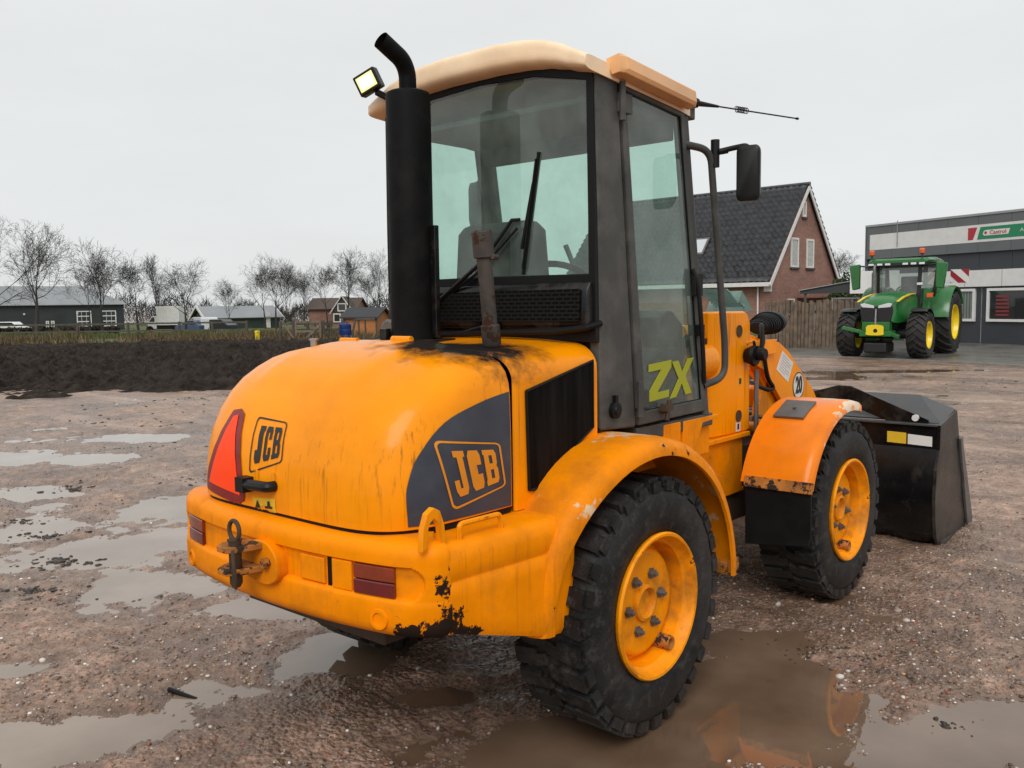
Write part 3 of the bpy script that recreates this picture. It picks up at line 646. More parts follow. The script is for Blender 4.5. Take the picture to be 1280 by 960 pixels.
# ---- bucket
bk=[(3.362,.815),(3.358,.655),(3.302,.525),(3.283,.35),(3.30,.20),(3.335,.08),(3.40,.012),(3.52,.002),(4.18,.0)]
m=M(); yb=.95
prof=bk+[(4.18,.022),(3.54,.03),(3.43,.045),(3.37,.11),(3.335,.22),(3.32,.35),(3.34,.49),(3.385,.62),(3.392,.815)]
m.prism(prof,'y',-yb+.015,yb-.015); bucket=m.build('bucket',m_black,L,smooth=19,attrs={'grime':lambda c:-.10+.15*max(0,1-c.z/.25)})
for s in (-1,1):
    m=M(); pl=[(3.347,.818),(3.343,.655),(3.288,.525),(3.268,.35),(3.285,.20),(3.32,.07),(3.385,.0),(4.15,.0),(4.165,.05),(3.86,.56),(3.735,.885)]
    m.prism(pl,'y',s*(yb-.014),s*(yb+.008)); sp_=m.build('side_plate',m_black,bucket,smooth=0,bevel=.003,attrs={'grime':lambda c:.22*max(0,1-c.z/.9)})
    m=M(); m.prism([(3.78,.68),(3.825,.69),(4.17,.05),(4.15,.0),(4.05,.0)],'y',s*(yb+.008),s*(yb+.026)); m.build('side_cutter',m_steel,sp_,smooth=0,bevel=.003)
    m=M(); m.prism([(3.40,0),(3.52,-.0),(4.26,-.0),(4.26,.018),(3.40,.028)],'y',s*(yb-.05),s*(yb+.022)); m.build('wear_shoe',m_pipe,sp_,smooth=0,bevel=.003)
# raised top guard, hitch bracket plate, rail
m=M(); g=[(-.95,.818),(-.80,.99),(-.58,1.0),(.58,1.0),(.80,.99),(.95,.818)]
m.add([(3.40,y,z) for y,z in [(-.945,.818),(-.78,.83),(.78,.83),(.945,.818)]]+[(3.735,-.945,.885),(3.70,-.72,.975),(3.70,.72,.975),(3.735,.945,.885)],[(0,1,5,4),(1,2,6,5),(2,3,7,6)])
m_gun=pbr('wet_dark_plate',(.055,.057,.06),.42,var=.2,dirt=((.12,.11,.10),.4,5)); m.build('spill_guard',m_gun,bucket,smooth=0,solid=.012)
m=M(); m.prism([(-.87,.82),(-.87,.845),(-.35,1.048),(-.26,1.05),(-.09,1.0),(.09,1.0),(.26,1.05),(.35,1.048),(.87,.845),(.87,.82),(.60,.82),(.30,.93),(-.30,.93),(-.60,.82)],'x',3.385,3.40); m.build('hitch_plate',m_black,bucket,smooth=0,bevel=.003)
m=M(); m.box(3.335,3.40,-.94,.94,.808,.822); m.build('top_rail',m_gun,bucket,bevel=.003)
m=M(); m.lathe([(0,-.02),(.022,-.02),(.022,0)],(3.386,-.79,.855),'x',16); m.build('bolt_head',m_white,bucket)
def xplate(name,a,x,mat_,par): m=M(); m.prism(a,'x',x,x+.0012); return m.build(name,mat_,par,smooth=0)
xplate('yellow_sticker',[(-.615,.680),(-.74,.677),(-.74,.752),(-.615,.755)],3.3555,m_stick_y,bucket); xplate('white_sticker',[(-.75,.677),(-.905,.672),(-.905,.738),(-.75,.746)],3.3555,m_white,bucket)

# ---- cab
side=[(-.03,1.15),(.225,1.135),(.095,2.535),(-.05,2.555)]
for s in (-1,1):
    m=M(); m.prism(side,'y',s*-.605,s*-.55); pil=m.build('cab_pillar',m_cab,L,bevel=.012)
    m=M(); m.prism([(.808,1.12),(.865,1.12),(.655,2.49),(.600,2.50)],'y',s*-.60,s*-.545); m.build('cab_pillar',m_cab,L,bevel=.01)
    m=M(); m.prism([(-.03,2.50),(.72,2.46),(.72,2.56),(-.03,2.58)],'y',s*-.598,s*-.50); m.build('cab_top_rail',m_cab,L,bevel=.006)
    m=M(); m.prism([(.24,1.07),(.90,1.07),(.90,1.13),(.24,1.13)],'y',s*-.598,s*-.50); m.build('cab_side_rail',m_cab,L,bevel=.006)
    # door
    dq=[(.235,1.142),(.802,1.148),(.594,2.492),(.103,2.528)]; di=[(.285,1.200),(.765,1.205),(.570,2.452),(.145,2.488)]
    m=M(); m.ringprism(dq,di,'y',s*-.612,s*-.575); door=m.build('cab_door',m_cab,L,bevel=.006)
    m=M(); dk=[(.276,1.19),(.775,1.195),(.577,2.460),(.137,2.497)]; m.ringprism(dk,[(a[0]+(b_[0]-a[0])*1.25,a[1]+(b_[1]-a[1])*1.25) for a,b_ in zip(dk,di)],'y',s*-.608,s*-.598); m.build('door_seal',m_trim,door)
    m=M(); m.add([(x,s*-.60,z) for x,z in dk],[(0,1,2,3)]); dg_=m.build('door_glass',m_glass,door,recalc=False,smooth=0)
    for z in (1.255,2.44): 
        m=M(); x=.243 if z<2 else .118; m.box(x-.03,x+.055,s*-.622,s*-.605,z-.04,z+.035); m.tube([(x-.022,s*-.625,z-.075),(x-.022,s*-.625,z+.075)],.013,10)
        m.build('door_hinge',m_cab,door,bevel=.002)
    if s<0:
        m=M(); pass
    m=M(); m.tube(fillet([(.67,s*-.615,1.80),(.685,s*-.635,1.74),(.708,s*-.64,1.55),(.738,s*-.635,1.38),(.775,s*-.618,1.28)],.05),.011,8); m.box(.668,.735,s*-.632,s*-.61,1.68,1.78); m.box(.705,.755,s*-.632,s*-.61,1.50,1.55); m.build('door_handle',m_plastic,door,bevel=.002)
    m=M(); m.lathe([(0,-.028),(.018,-.028),(.022,-.02),(.034,-.018),(.034,0)],(.055,-.605,1.225),'y',20); m.box(.048,.066,-.622,-.605,1.255,1.285)
    if s<0: m.v=[(a,-b_,c) for a,b_,c in m.v]
    m.build('door_stop',m_trim,pil)
    if s<0:pass
    m=M(); m.tube([(.40,s*-.615,1.19),(.40,s*-.65,1.20)],.016,8); m.tube([(.40,s*-.645,1.15),(.415,s*-.65,1.235)],.011,8); m.obox((.41,s*-.64,1.205),(.06,.03,.03)); m.build('door_catch',m_under,door)
    # letters on the glass
    if s>0: pass
    Z=[[(0,1),(1,1),(1,.80),(.42,.20),(.95,.20),(.95,0),(-.02,0),(-.02,.20),(.56,.80),(0,.80)]]
    X=[[(0,1),(.30,1),(.50,.66),(.74,1),(1.04,1),(.66,.52),(1.0,0),(.70,0),(.50,.34),(.26,0),(-.04,0),(.34,.50)]]
    for nm,G,x0 in (('sticker_letter',Z,.310 if s>0 else .545),('sticker_letter',X,.500 if s>0 else .350)):
        m=M()
        for P in G: m.prism([((x0+ (p[0]*.185 if s>0 else (1-p[0])*.185)*1.0+ .012*p[1]),1.232+.160*p[1]+.01*p[0]) for p in P],'y',s*-.6025,s*-.6045)
        m.build(nm,m_zx,door,smooth=0)
# rear wall with window and heater grille
outer=[(-.60,1.50),(0,1.50),(.60,1.50),(.598,2.0),(.59,2.57),(.3,2.632),(0,2.65),(-.3,2.632),(-.59,2.57),(-.598,2.0)]
inner=[(-.568,1.768),(0,1.772),(.568,1.768),(.566,2.0),(.56,2.505),(.3,2.560),(0,2.575),(-.3,2.560),(-.56,2.505),(-.566,2.0)]
m=M(); m.ringprism(outer,inner,'x',-.058,-.008); m.box(-.03,-.01,-.595,.595,1.0,1.50); rear=m.build('rear_window_frame',m_trim,L,bevel=.004)
m=M(); m.add([(-.050,y,z) for y,z in inner],[tuple(range(len(inner)))]); m.build('rear_glass',m_glass,rear,recalc=False,smooth=0)
m_perf,t,out=newmat('perforated_plate'); co=nd(t,'ShaderNodeTexCoord').outputs['Object']
sx=nd(t,'ShaderNodeSeparateXYZ',{0:co}); cv=nd(t,'ShaderNodeCombineXYZ',{0:sx.outputs[1],1:sx.outputs[2]})
br=nd(t,'ShaderNodeTexBrick',{'Vector':cv.outputs[0],'Scale':1,'Brick Width':.038,'Row Height':.016,'Mortar Size':.0042,'Mortar Smooth':.1})
b=nd(t,'ShaderNodeBsdfPrincipled',{'Base Color':mix(t,br.outputs[1],(.001,.001,.001),(.012,.0115,.011)),'Roughness':.6,'Specular IOR Level':.1})
bp=nd(t,'ShaderNodeBump',{'Height':br.outputs[1],'Strength':1,'Distance':.004}); t.links.new(bp.outputs[0],b.inputs['Normal']); t.links.new(b.outputs[0],out.inputs[0])
m=M(); m.prism([(-.03,1.535),(-.09,1.555),(-.10,1.575),(-.092,1.70),(-.07,1.735),(-.03,1.742)],'y',-.585,.56); hb=m.build('heater_box',m_black,L,bevel=.006)
m=M(); m.add([(-.1045,-.555,1.585),(-.1045,.53,1.58),(-.0975,.53,1.705),(-.0975,-.555,1.71)],[(0,1,2,3)]); m.build('heater_grille',m_perf,hb,smooth=0,solid=.004)
m=M(); m.tube([(-.03,-.605,1.575),(-.10,-.585,1.560),(-.115,-.45,1.545),(-.115,.2,1.525),(-.115,.5,1.52),(-.03,.58,1.52)],.013,8); m.tube(fillet([(-.112,.06,1.535),(-.115,-.05,1.56),(-.112,-.14,1.565)],.03),.008,6); m.build('heater_tray_lip',m_trim,hb)
# rear wiper
m=M(); wj=(-.062,-.225,2.0)
m.tube([(-.105,.235,1.66),(-.075,-.03,1.84),(-.07,-.16,1.97),(-.066,-.185,2.0),wj],[.011,.009,.008,.008,.007],8); m.tube([(-.105,.30,1.62),(-.078,.0,1.79),(-.068,-.215,1.965)],.006,6); m.lathe([(0,-.03),(.02,-.03),(.024,0)],(-.105,.24,1.655),'x',12)
wip=m.build('rear_wiper',m_plastic,L)
m=M(); m.bar((-.052,-.235,1.775),(-.052,-.325,2.262),.010,.02,(1,0,0)); m.bar((-.064,-.240,1.80),(-.064,-.318,2.235),.006,.012,(1,0,0)); m.bar((-.06,-.236,1.88),(-.058,-.300,2.14),.012,.018,(1,0,0)); m.build('wiper_blade',m_trim,wip)
# roof
def rz(y):
    P=[(0,2.702),(.15,2.702),(.30,2.694),(.42,2.676),(.52,2.645),(.59,2.612),(.64,2.592),(.665,2.578)]
    ay=abs(y)
    for a,b_ in zip(P,P[1:]):
        if ay<=b_[0]: u=(ay-a[0])/(b_[0]-a[0]); u=u*u*(3-2*u)*.3+u*.7; return a[1]*(1-u)+b_[1]*u
    return P[-1][1]
def rsec(x,dzt,ins,dzb=0):
    ys=[-.665+1.33*i/28 for i in range(29)]; sl=-.062*(x+.1)/.8
    k=(.618-ins)/.665
    topp=[(x,y*k,rz(y)+dzt+sl) for y in ys]; bot=[(x,y*k,max(rz(y)-.105+.050*(abs(y)/.665)**4,2.515)+dzb+sl) for y in reversed(ys)]
    return topp+bot
def rsq(x,k,ins=0,dz=0):
    o=rsec(x,0,ins); n=len(o)//2; t_=o[:n]; b_=list(reversed(o[n:])); T=[];B=[]
    for p,q in zip(t_,b_):
        mz=(p[2]+min(q[2],p[2]-.02))/2; hz=(p[2]-min(q[2],p[2]-.02))/2; T.append((x,p[1],mz+hz*k+dz)); B.append((x,p[1],mz-hz*k+dz))
    return T+list(reversed(B))
m=M(); m.rings([rsq(-.138,.25,.004),rsq(-.137,.55,.002),rsq(-.131,.80),rsq(-.118,.94),rsq(-.095,1),rsq(.05,1),rsq(.3,1),rsq(.52,1),rsq(.615,1,.004),rsq(.655,.9,.012),rsq(.678,.7,.022),rsq(.688,.35,.03)],closed=True,cap0=True,cap1=True)
roof=m.build('cab_roof',m_roof,L,smooth=50)
for s in (-1,1):
    rs=[]
    for x,k in ((.02,0),(.05,1),(.575,1),(.60,.2)):
        sl=-.062*(x+.1)/.8; y=s*-.662; rs.append([(x,y,2.612+sl),(x,y-s*.018*k,2.600+sl),(x,y-s*.024*k,2.555+sl),(x,y-s*.014*k,2.540+sl),(x,y+s*.035,2.535+sl),(x,y+s*.065,2.60+sl)])
    m=M(); m.rings(rs,closed=True,cap0=True,cap1=True); m.build('roof_gutter',m_gut,roof,bevel=.003)
# roof work lights, the left one lit
for y,mt in ((.515,m_lamp),):
    m=M(); c=Vector((-.215,y,2.648)); rot=Euler((R(-24),R(-6),R(24))).to_matrix()
    m.obox(c,(.05,.112,.092),rot); m.obox(c+rot@Vector((.035,0,0)),(.03,.08,.06),rot); m.bar(c+Vector((.02,-.02,-.04)),(-.11,y-.05,2.575),.016,.03); wl=m.build('work_light',m_plastic,L,bevel=.006)
    m=M(); m.obox(c+rot@Vector((-.0262,0,0)),(.004,.086,.066),rot); le=m.build('lamp_reflector',m_lamp2,wl,bevel=.001); m=M(); m.obox(c+rot@Vector((-.028,0,0)),(.006,.066,.046),rot); m.build('lamp_lens',mt,wl,bevel=.002)
# aerial
m=M(); a0=Vector((.672,-.60,2.53)); a1=Vector((1.36,-.80,2.53)); dirv=(a1-a0)
m.tube([a0-Vector((.02,0,0)),a0+dirv*.05],.022,10); m.tube([a0+dirv*.04,a0+dirv*.12,a0+dirv*.24],[.014,.011,.006],8); m.tube([a0+dirv*.24,a1],.0035,6); m.tube([a1-dirv*.02,a1],.006,6)
ax=dirv.normalized(); p1=ax.orthogonal().normalized(); p2=ax.cross(p1)
m.tube([a0+dirv*(.40+.10*i/60)+(p1*math.cos(i*.7)+p2*math.sin(i*.7))*.013 for i in range(61)],.002,5); m.tube([a0,a0+Vector((.0,.01,.05)),a0+Vector((-.01,.03,.06))],.004,6); m.build('aerial',m_plastic,roof)
# exhaust / air stack
EX,EY=-.335,.135
m=M(); m.lathe([(.0,2.525),(.075,2.525),(.088,2.518),(.092,2.505),(.092,1.56),(.094,1.535),(.10,1.51),(.10,1.50)],(EX,EY,0),'z',32); st=m.build('air_cleaner_stack',m_stack,L,smooth=40)
m=M(); pts=fillet([(EX,EY,2.51),(EX,EY,2.60),(EX-.03,EY-.005,2.645),(EX-.135,EY+.005,2.705)],.09,8); m.tube(pts,.036,18,caps=False); m.tube([p for p in pts],.031,18,caps=False); m.build('stack_pipe',m_stack,st,smooth=60)
m=M(); m.box(EX-.12,EX+.13,EY-.12,EY+.13,1.500,1.515); m.box(EX+.02,EX+.045,EY-.118,EY-.088,1.52,1.98); m.box(EX-.10,EX-.07,EY+.06,EY+.10,1.515,1.56); m.build('stack_base',m_black,st,bevel=.003)
m=M(); m.tube([(EX+.03+.006*math.sin(i*1.3),EY+.115,1.60+.24*i/40) for i in range(41)],[.016+.004*(i%2) for i in range(41)],8); m.build('corrugated_hose',m_trim,st)
m=M(); m.tube([(-.28,.36,1.545),(-.18,.36,1.55)],.05,20); m.build('filter_cap',m_steel,L,bevel=.01)
# rusty exhaust pipe
m=M(); P0=Vector((-.405,-.372,1.47)); P1=Vector((-.455,-.372,1.925)); d=P1-P0
m.tube([P0,P0+d*.06],.021,14); m.tube([P0+d*.06,P0+d*.075,P0+d*.23,P0+d*.24],[.031,.036,.036,.031],18); m.tube([P0+d*.23,P0+d*.80],.0285,18); m.tube([P0+d*.78,P0+d*.79,P0+d*.99,P1],[.03,.039,.039,.035],18); m.tube([P0+d*.79+Vector((-.0,-.04,0)),P0+d*.79+Vector((.05,-.02,0)),P0+d*.79+Vector((.04,.04,0))],.010,8)
ep=m.build('exhaust_pipe',m_pipe,L,smooth=40); m=M(); m.tube([P1-d*.02,P1+d*.003],.030,16); m.build('pipe_mouth',m_under,ep)
# mirrors on grab bars
for s in (-1,1):
    m=M(); pts=fillet([(.62,s*-.59,2.345),(.745,s*-.66,2.325),(.765,s*-.66,2.2),(.905,s*-.655,1.45),(.905,s*-.655,1.30),(.80,s*-.60,1.265)],.09,7); m.tube(pts,.0165,10); gb=m.build('grab_bar',m_cab,L,smooth=60)
    m=M(); m.tube([(.765,s*-.672,2.25),(.765,s*-.672,2.37)],.020,12); m.tube(fillet([(.765,s*-.672,2.315),(.795,s*-.75,2.33),(.805,s*-.81,2.335),(.808,s*-.82,2.29)],.03),.012,8); mi=m.build('mirror_arm',m_plastic,L,smooth=60)
    m=M(); rs=[]
    for dx,k in ((-.03,.86),(-.022,1.0),(.0,1.0),(.02,.93),(.045,.72),(.05,.5)):
        o=[]
        for cx,cz,a0_ in ((.055,-.09,270),(.055,.09,0),(-.055,.09,90),(-.055,-.09,180)):
            for q_ in range(5): a=R(a0_+90*q_/4); o.append((dx,(cx+.03*math.cos(a))*k*.60,(cz+.03*math.sin(a))*k+0))
        rs.append(o)
    m.rings(rs,closed=True,cap0=True,cap1=True); rotm=Matrix.Rotation(s*R(14),3,'Z'); m.v=[tuple(rotm@Vector(v)+Vector((.808,s*-.815,2.212))) for v in m.v]; mh=m.build('mirror_housing',m_plastic,mi,smooth=40)
    m=M(); m.tube([(.762,s*-.69,2.315),(.79,s*-.72,2.322)],.014,8); m.build('arm_clamp',m_trim,mi)
# front work light, indicator, bracket, hoses on the tower
m=M(); m.prism([(1.74,1.425),(2.10,1.415),(2.10,1.345),(1.82,1.335),(1.74,1.37)],'y',-.372,-.362); m.box(1.72,2.11,-.372,-.20,1.415,1.427); bk_=m.build('light_bracket',m_rusty if False else m_yel,L,bevel=.003)
m=M(); rot=Matrix.Rotation(R(-8),3,'Y'); m.lathe([(0,-.07),(.06,-.066),(.10,-.045),(.125,-.01),(.13,.05),(.0,.055)],(0,0,0),'x',28)
for i in range(9):
    u=-.062+.0125*i; r_=.155*math.sqrt(max(.05,1-((u-.05)/.125)**2)); m.lathe([(.02,u-.003),(r_,u-.003),(r_,u+.003),(.02,u+.003)],(0,0,0),'x',28)
m.lathe([(.0,.045),(.165,.045),(.17,.06),(.155,.085),(0,.085)],(0,0,0),'x',28)
m.v=[tuple(rot@Vector((v[0]*1.42,v[1]*.62,v[2]*.42))+Vector((2.07,-.30,1.512))) for v in m.v]; m.tube([(2.05,-.30,1.425),(2.05,-.30,1.49)],.014,10); fl=m.build('front_work_light',m_plastic,bk_,smooth=30)
m=M(); m.lathe([(0,-.001),(.054,-.001),(.060,.015),(.052,.03),(.040,.060),(.0,.060)],(1.712,-.430,1.352),'y',24); m.lathe([(0,-.0),(.034,.0),(.037,-.035),(.03,-.05),(0,-.05)],(1.725,-.43,1.36),'y',18); m.build('indicator_lamp',m_trim,bk_)
m=M(); m.tube(fillet([(1.74,-.45,1.38),(1.80,-.42,1.50),(1.88,-.38,1.53),(1.90,-.36,1.44)],.05),.012,8); m.tube(fillet([(1.70,-.42,1.43),(1.76,-.40,1.39),(1.90,-.39,1.40),(1.97,-.35,1.45)],.05),.008,8); m.tube(fillet([(1.96,-.36,1.34),(1.99,-.37,1.20),(2.10,-.36,1.14),(2.03,-.36,1.13),(1.86,-.36,1.17)],.06),.013,8); m.build('lamp_cable',m_trim,bk_)
m=M(); m.tube(fillet([(1.78,-.40,1.27),(1.78,-.40,1.0),(1.78,-.40,.86),(1.74,-.37,.78)],.05),.014,8); m.box(1.76,1.83,-.385,-.36,.975,1.005); m.tube([(1.82,-.37,1.0),(1.98,-.34,.975)],.012,8); m.build('hydraulic_pipe',m_steel,tow)
# cab interior
m=M(); m.box(-.02,.86,-.54,.54,1.08,1.12); m.prism([(.62,1.12),(.80,1.12),(.80,1.55),(.70,1.62),(.58,1.58)],'y',-.50,.50); ci=m.build('dashboard',m_plastic,L,bevel=.02)
m=M(); m.tube([(.62,0,1.5),(.50,0,1.72)],.03,10); m.tube([(.50+.17*math.cos(a)*math.sin(R(28))*-1,.19*math.sin(a),1.74+.19*math.cos(a)*math.cos(R(28))*.6+.0) for a in [2*math.pi*i/28 for i in range(29)]],.016,8,caps=False); m.bar((.50,-.18,1.74),(.50,.18,1.74),.02,.02); m.build('steering_wheel',m_trim,ci)
m=M(); sb=[(-.255,1.2),(-.255,1.75),(-.235,1.98),(-.20,2.02),(.20,2.02),(.235,1.98),(.255,1.75),(.255,1.2)]; m.prism([(y+.07,z) for y,z in sb],'x',.10,.21); m.box(.12,.55,-.19,.33,1.32,1.44); m.box(.18,.48,-.10,.24,1.12,1.32); se=m.build('driver_seat',m_seat,L,bevel=.04)
m=M(); m.box(.095,.10,-.03,.17,1.50,1.97); m.build('seat_back_panel',m_trim,se)
m=M(); m.box(.02,.60,-.555,.555,2.44,2.47); m.prism([(.57,2.37),(.62,2.36),(.62,2.47),(.54,2.47)],'y',-.55,.55); m.build('headliner',m_lining,L,bevel=.01)
m=M(); m.add([(.845,-.55,1.12),(.845,.55,1.12),(.635,.55,2.45),(.635,-.55,2.45)],[(0,1,2,3)]); m.build('windscreen',m_glass,L,recalc=False,smooth=0)
m=M(); m.bar((.855,-.545,1.13),(.855,.545,1.13),.04,.06); m.bar((.825,-.1,1.3),(.755,.16,1.95),.015,.025,(1,0,0)); m.build('windscreen_sill',m_cab,L)
m=M(); m.tube([(.45,-.42,1.12),(.46,-.42,1.60),(.45,-.40,1.72)],[.02,.015,.024],8); m.box(.30,.62,-.53,-.36,1.12,1.45); m.build('control_console',m_plastic,L,bevel=.015)
# =================================================================== GROUND
rs_=np.random.RandomState(11)
TAB=rs_.rand(512,512).astype(np.float32)
def vn(x,y,seed=0):
    x=x+seed*17.31; y=y+seed*9.73
    xi=np.floor(x).astype(int); yi=np.floor(y).astype(int); fx=x-xi; fy=y-yi
    fx=fx*fx*fx*(fx*(fx*6-15)+10); fy=fy*fy*fy*(fy*(fy*6-15)+10)
    a=TAB[xi&511,yi&511]; b=TAB[(xi+1)&511,yi&511]; c=TAB[xi&511,(yi+1)&511]; d=TAB[(xi+1)&511,(yi+1)&511]
    return (a*(1-fx)+b*fx)*(1-fy)+(c*(1-fx)+d*fx)*fy-.5
def fbm(x,y,f,o=4,seed=0,g=.5):
    s=0; a=1
    for i in range(o): s=s+a*vn(x*f,y*f,seed+i*3); f*=2.03; a*=g
    return s
def sst(a,b,x):
    t=np.clip((x-a)/(b-a),0,1); return t*t*(3-2*t)
PUD=[(6.82,-3.82,.55,.62),(5.99,-2.93,.55,.62),(5.18,-2.16,.36,.55),(4.84,-1.44,.26,.45),(7.41,-2.99,.34,.34),(8.15,-4.32,.3,.45),(10.0,-5.64,.4,.6),(9.93,-4.79,.3,.4),
(3.31,-1.88,.16,.4),(3.43,-1.56,.16,.32),(3.74,-1.24,.17,.36),(4.08,-.93,.17,.26),(4.01,-2.31,.13,.22),(4.3,-.69,.16,.25),(3.22,.16,.28,.42),(3.4,.55,.33,.45),(3.69,.98,.28,.42),(3.39,1.15,.3,.4),
(3.18,1.5,.26,.4),(3.37,1.87,.18,.3),(4.23,1.12,.14,.27),(3.14,-.02,.2,.28),(3.66,-.29,.1,.2),(11.61,-5.06,.35,.8),(12.51,-6.47,.3,.7),(4.6,-.2,.3,.35),(20.5,9.5,.5,2.2),(19,6.5,.5,1.4),(14,5.5,.4,1.2),(13.2,-3.4,.35,.9)]
WATER=-.014
def DS(x,y):
    dx=x-CAM.x; dy=y-CAM.y; return dx*FH.x+dy*FH.y, dx*RH.x+dy*RH.y
def fall(d,s): return -1.0*sst(48,95,d)*sst(0,-12,s)
def ground_h(x,y):
    d,s=DS(x,y); near=sst(40,14,d)
    h=.012+.030*fbm(x,y,.55,3,1)*near+.018*fbm(x,y,2.1,3,5)*near+.016*fbm(x,y,7.5,4,9,.6)*sst(22,8,d)+.011*np.abs(fbm(x,y,30,3,14,.6))*sst(12,5,d)
    wob=.75*fbm(x,y,1.7,5,21,.62)
    p=np.zeros_like(x)
    for (pd,ps,rd,rs2) in PUD:
        q=np.sqrt(((d-pd)/(rd*1.12))**2+((s-ps)/(rs2*1.12))**2)+wob
        p=np.maximum(p,sst(1.65,.15,q))
    for (pd,ps,rd,rs2) in [(6.3,-3.0,2.3,1.9),(3.9,-1.5,1.0,1.1),(3.4,.9,.9,1.5),(9.5,-5,2.2,2.4)]:
        q=np.sqrt(((d-pd)/rd)**2+((s-ps)/rs2)**2); h=h-.008*sst(1.3,.5,q)
    h=h-.042*p
    # old tyre ruts crossing the yard
    for off in (0,1.55):
        u=(x-.35*y-2.2-off)/1.06+.25*vn(x*.3,y*.3,33); h=h-.016*np.exp(-(u/.16)**2)*(1+.6*np.sin(y*21+u*5))*near*.7
    for yc in (-.69,.69):        # tread prints behind the rear wheels
        e=np.abs(y-yc); k=sst(.20,.15,e)*sst(-.35,-.9,x)*sst(-7,-3,x)*np.clip(.25+1.6*fbm(x,y,.9,3,201),0,1)
        h=h+k*(.009*np.clip(3*np.sin(x*2*math.pi/.15+e*9),-1,1)-.008)
    return h+fall(d,s)
ang=np.concatenate([np.arange(-180,-44,4.0),np.arange(-44,-31,.5),np.arange(-31,31,.105),np.arange(31,44,.5),np.arange(44,180.1,4.0)])
inv=np.linspace(1/2.55,1/46.,560); rad=np.concatenate([[.02,.6,1.2,1.8,2.2],1/inv,[50,55,60,66,74,82,92,105,130,180,300,600,1200,2500,5000]])
A,RR=np.meshgrid(np.radians(ang),rad)
dd=RR*np.cos(A); ss_=RR*np.sin(A)
gx=CAM.x+FH.x*dd+RH.x*ss_; gy=CAM.y+FH.y*dd+RH.y*ss_
gz=ground_h(gx.astype(np.float64),gy.astype(np.float64))
nr,na=A.shape
idx=np.arange(nr*na).reshape(nr,na)
F_=np.stack([idx[:-1,:-1],idx[1:,:-1],idx[1:,1:],idx[:-1,1:]],-1).reshape(-1,4)
gm,t,out=newmat('wet_gravel_mud')
geo=nd(t,'ShaderNodeNewGeometry'); pos=geo.outputs['Position']; pz=nd(t,'ShaderNodeSeparateXYZ',{0:pos}).outputs[2]
nb=noise(t,pos,.55,4); nm=noise(t,pos,3.2,6,.62); nf=noise(t,pos,26,6,.66); nv=nd(t,'ShaderNodeTexVoronoi',{'Vector':pos,'Scale':46.0}); nv2=nd(t,'ShaderNodeTexVoronoi',{'Vector':pos,'Scale':115.0})
c=mix(t,rng(t,nm,.32,.68),(.25,.142,.092),(.60,.395,.282))
c=mix(t,rng(t,nb,.35,.68),c,mix(t,rng(t,nf,.3,.7),(.37,.212,.142),(.64,.425,.305)))
c=mix(t,mth(t,'MULTIPLY',rng(t,nf,.5,.62),.55),c,(.06,.040,.030))
mud=rng(t,noise(t,pos,.85,5,.6),.50,.60); c=mix(t,mth(t,'MULTIPLY',mud,.75),c,mix(t,rng(t,nf,.3,.7),(.13,.075,.048),(.25,.160,.112)))
peb=mix(t,rng(t,nd(t,'ShaderNodeSeparateColor',{0:nv.outputs['Color']}).outputs[0],.0,1.0),(.12,.075,.055),(.42,.34,.29))
red=rng(t,nd(t,'ShaderNodeSeparateColor',{0:nv.outputs['Color']}).outputs[1],.86,.9); peb=mix(t,red,peb,(.36,.10,.06))
c=mix(t,mth(t,'MULTIPLY',rng(t,nv.outputs['Distance'],.42,.18),mth(t,'SUBTRACT',.66,mth(t,'MULTIPLY',mud,.5))),c,peb)
c=mix(t,mth(t,'MULTIPLY',rng(t,nd(t,'ShaderNodeSeparateColor',{0:nv2.outputs['Color']}).outputs[0],.80,.92),rng(t,nv2.outputs['Distance'],.5,.2)),c,(.46,.40,.36))
n7=noise(t,pos,7.0,5,.6); n15=noise(t,pos,15.0,4,.6); k=mth(t,'MULTIPLY',rng(t,n7,.33,.67,.66,1.28),rng(t,n15,.33,.67,.72,1.24))
c=mix(t,1.0,c,nd(t,'ShaderNodeCombineColor',{0:k,1:k,2:k}).outputs[0],'MULTIPLY')
wet=rng(t,mth(t,'ADD',pz,mth(t,'MULTIPLY',mth(t,'SUBTRACT',nm,.5),.02)),.030,-.010)
c=mix(t,mth(t,'MULTIPLY',wet,.55),c,(.070,.045,.033))
mpr=nd(t,'ShaderNodeMapping',{'Vector':pos,'Rotation':(0,0,-YAW+.25),'Scale':(1.5,.16,1)}); ns=noise(t,mpr.outputs[0],1.0,6,.6)
c=mix(t,mth(t,'MULTIPLY',rng(t,ns,.52,.66),.55),c,(.13,.085,.062)); c=mix(t,mth(t,'MULTIPLY',rng(t,ns,.46,.34),.35),c,(.62,.44,.335))
ro=mth(t,'SUBTRACT',mth(t,'SUBTRACT',rng(t,nf,.3,.7,.36,.58),mth(t,'MULTIPLY',rng(t,ns,.50,.66),.10)),mth(t,'ADD',mth(t,'MULTIPLY',wet,.20),mth(t,'MULTIPLY',mud,.08)))
b=nd(t,'ShaderNodeBsdfPrincipled',{'Base Color':c,'Roughness':ro,'Specular IOR Level':.5})
hgt=mth(t,'ADD',mth(t,'MULTIPLY',nf,.9),mth(t,'ADD',mth(t,'MULTIPLY',nv.outputs['Distance'],-.8),mth(t,'MULTIPLY',nm,1.2)))
bp=nd(t,'ShaderNodeBump',{'Height':hgt,'Strength':mth(t,'SUBTRACT',.8,mth(t,'MULTIPLY',wet,.45)),'Distance':.03}); t.links.new(bp.outputs[0],b.inputs['Normal'])
t.links.new(b.outputs[0],out.inputs[0])
g=npmesh('ground',np.stack([gx,gy,gz],-1).reshape(-1,3),F_,gm,smooth=True); tag(g,'wet reddish brown gravel yard with muddy ruts',None,None,'structure')
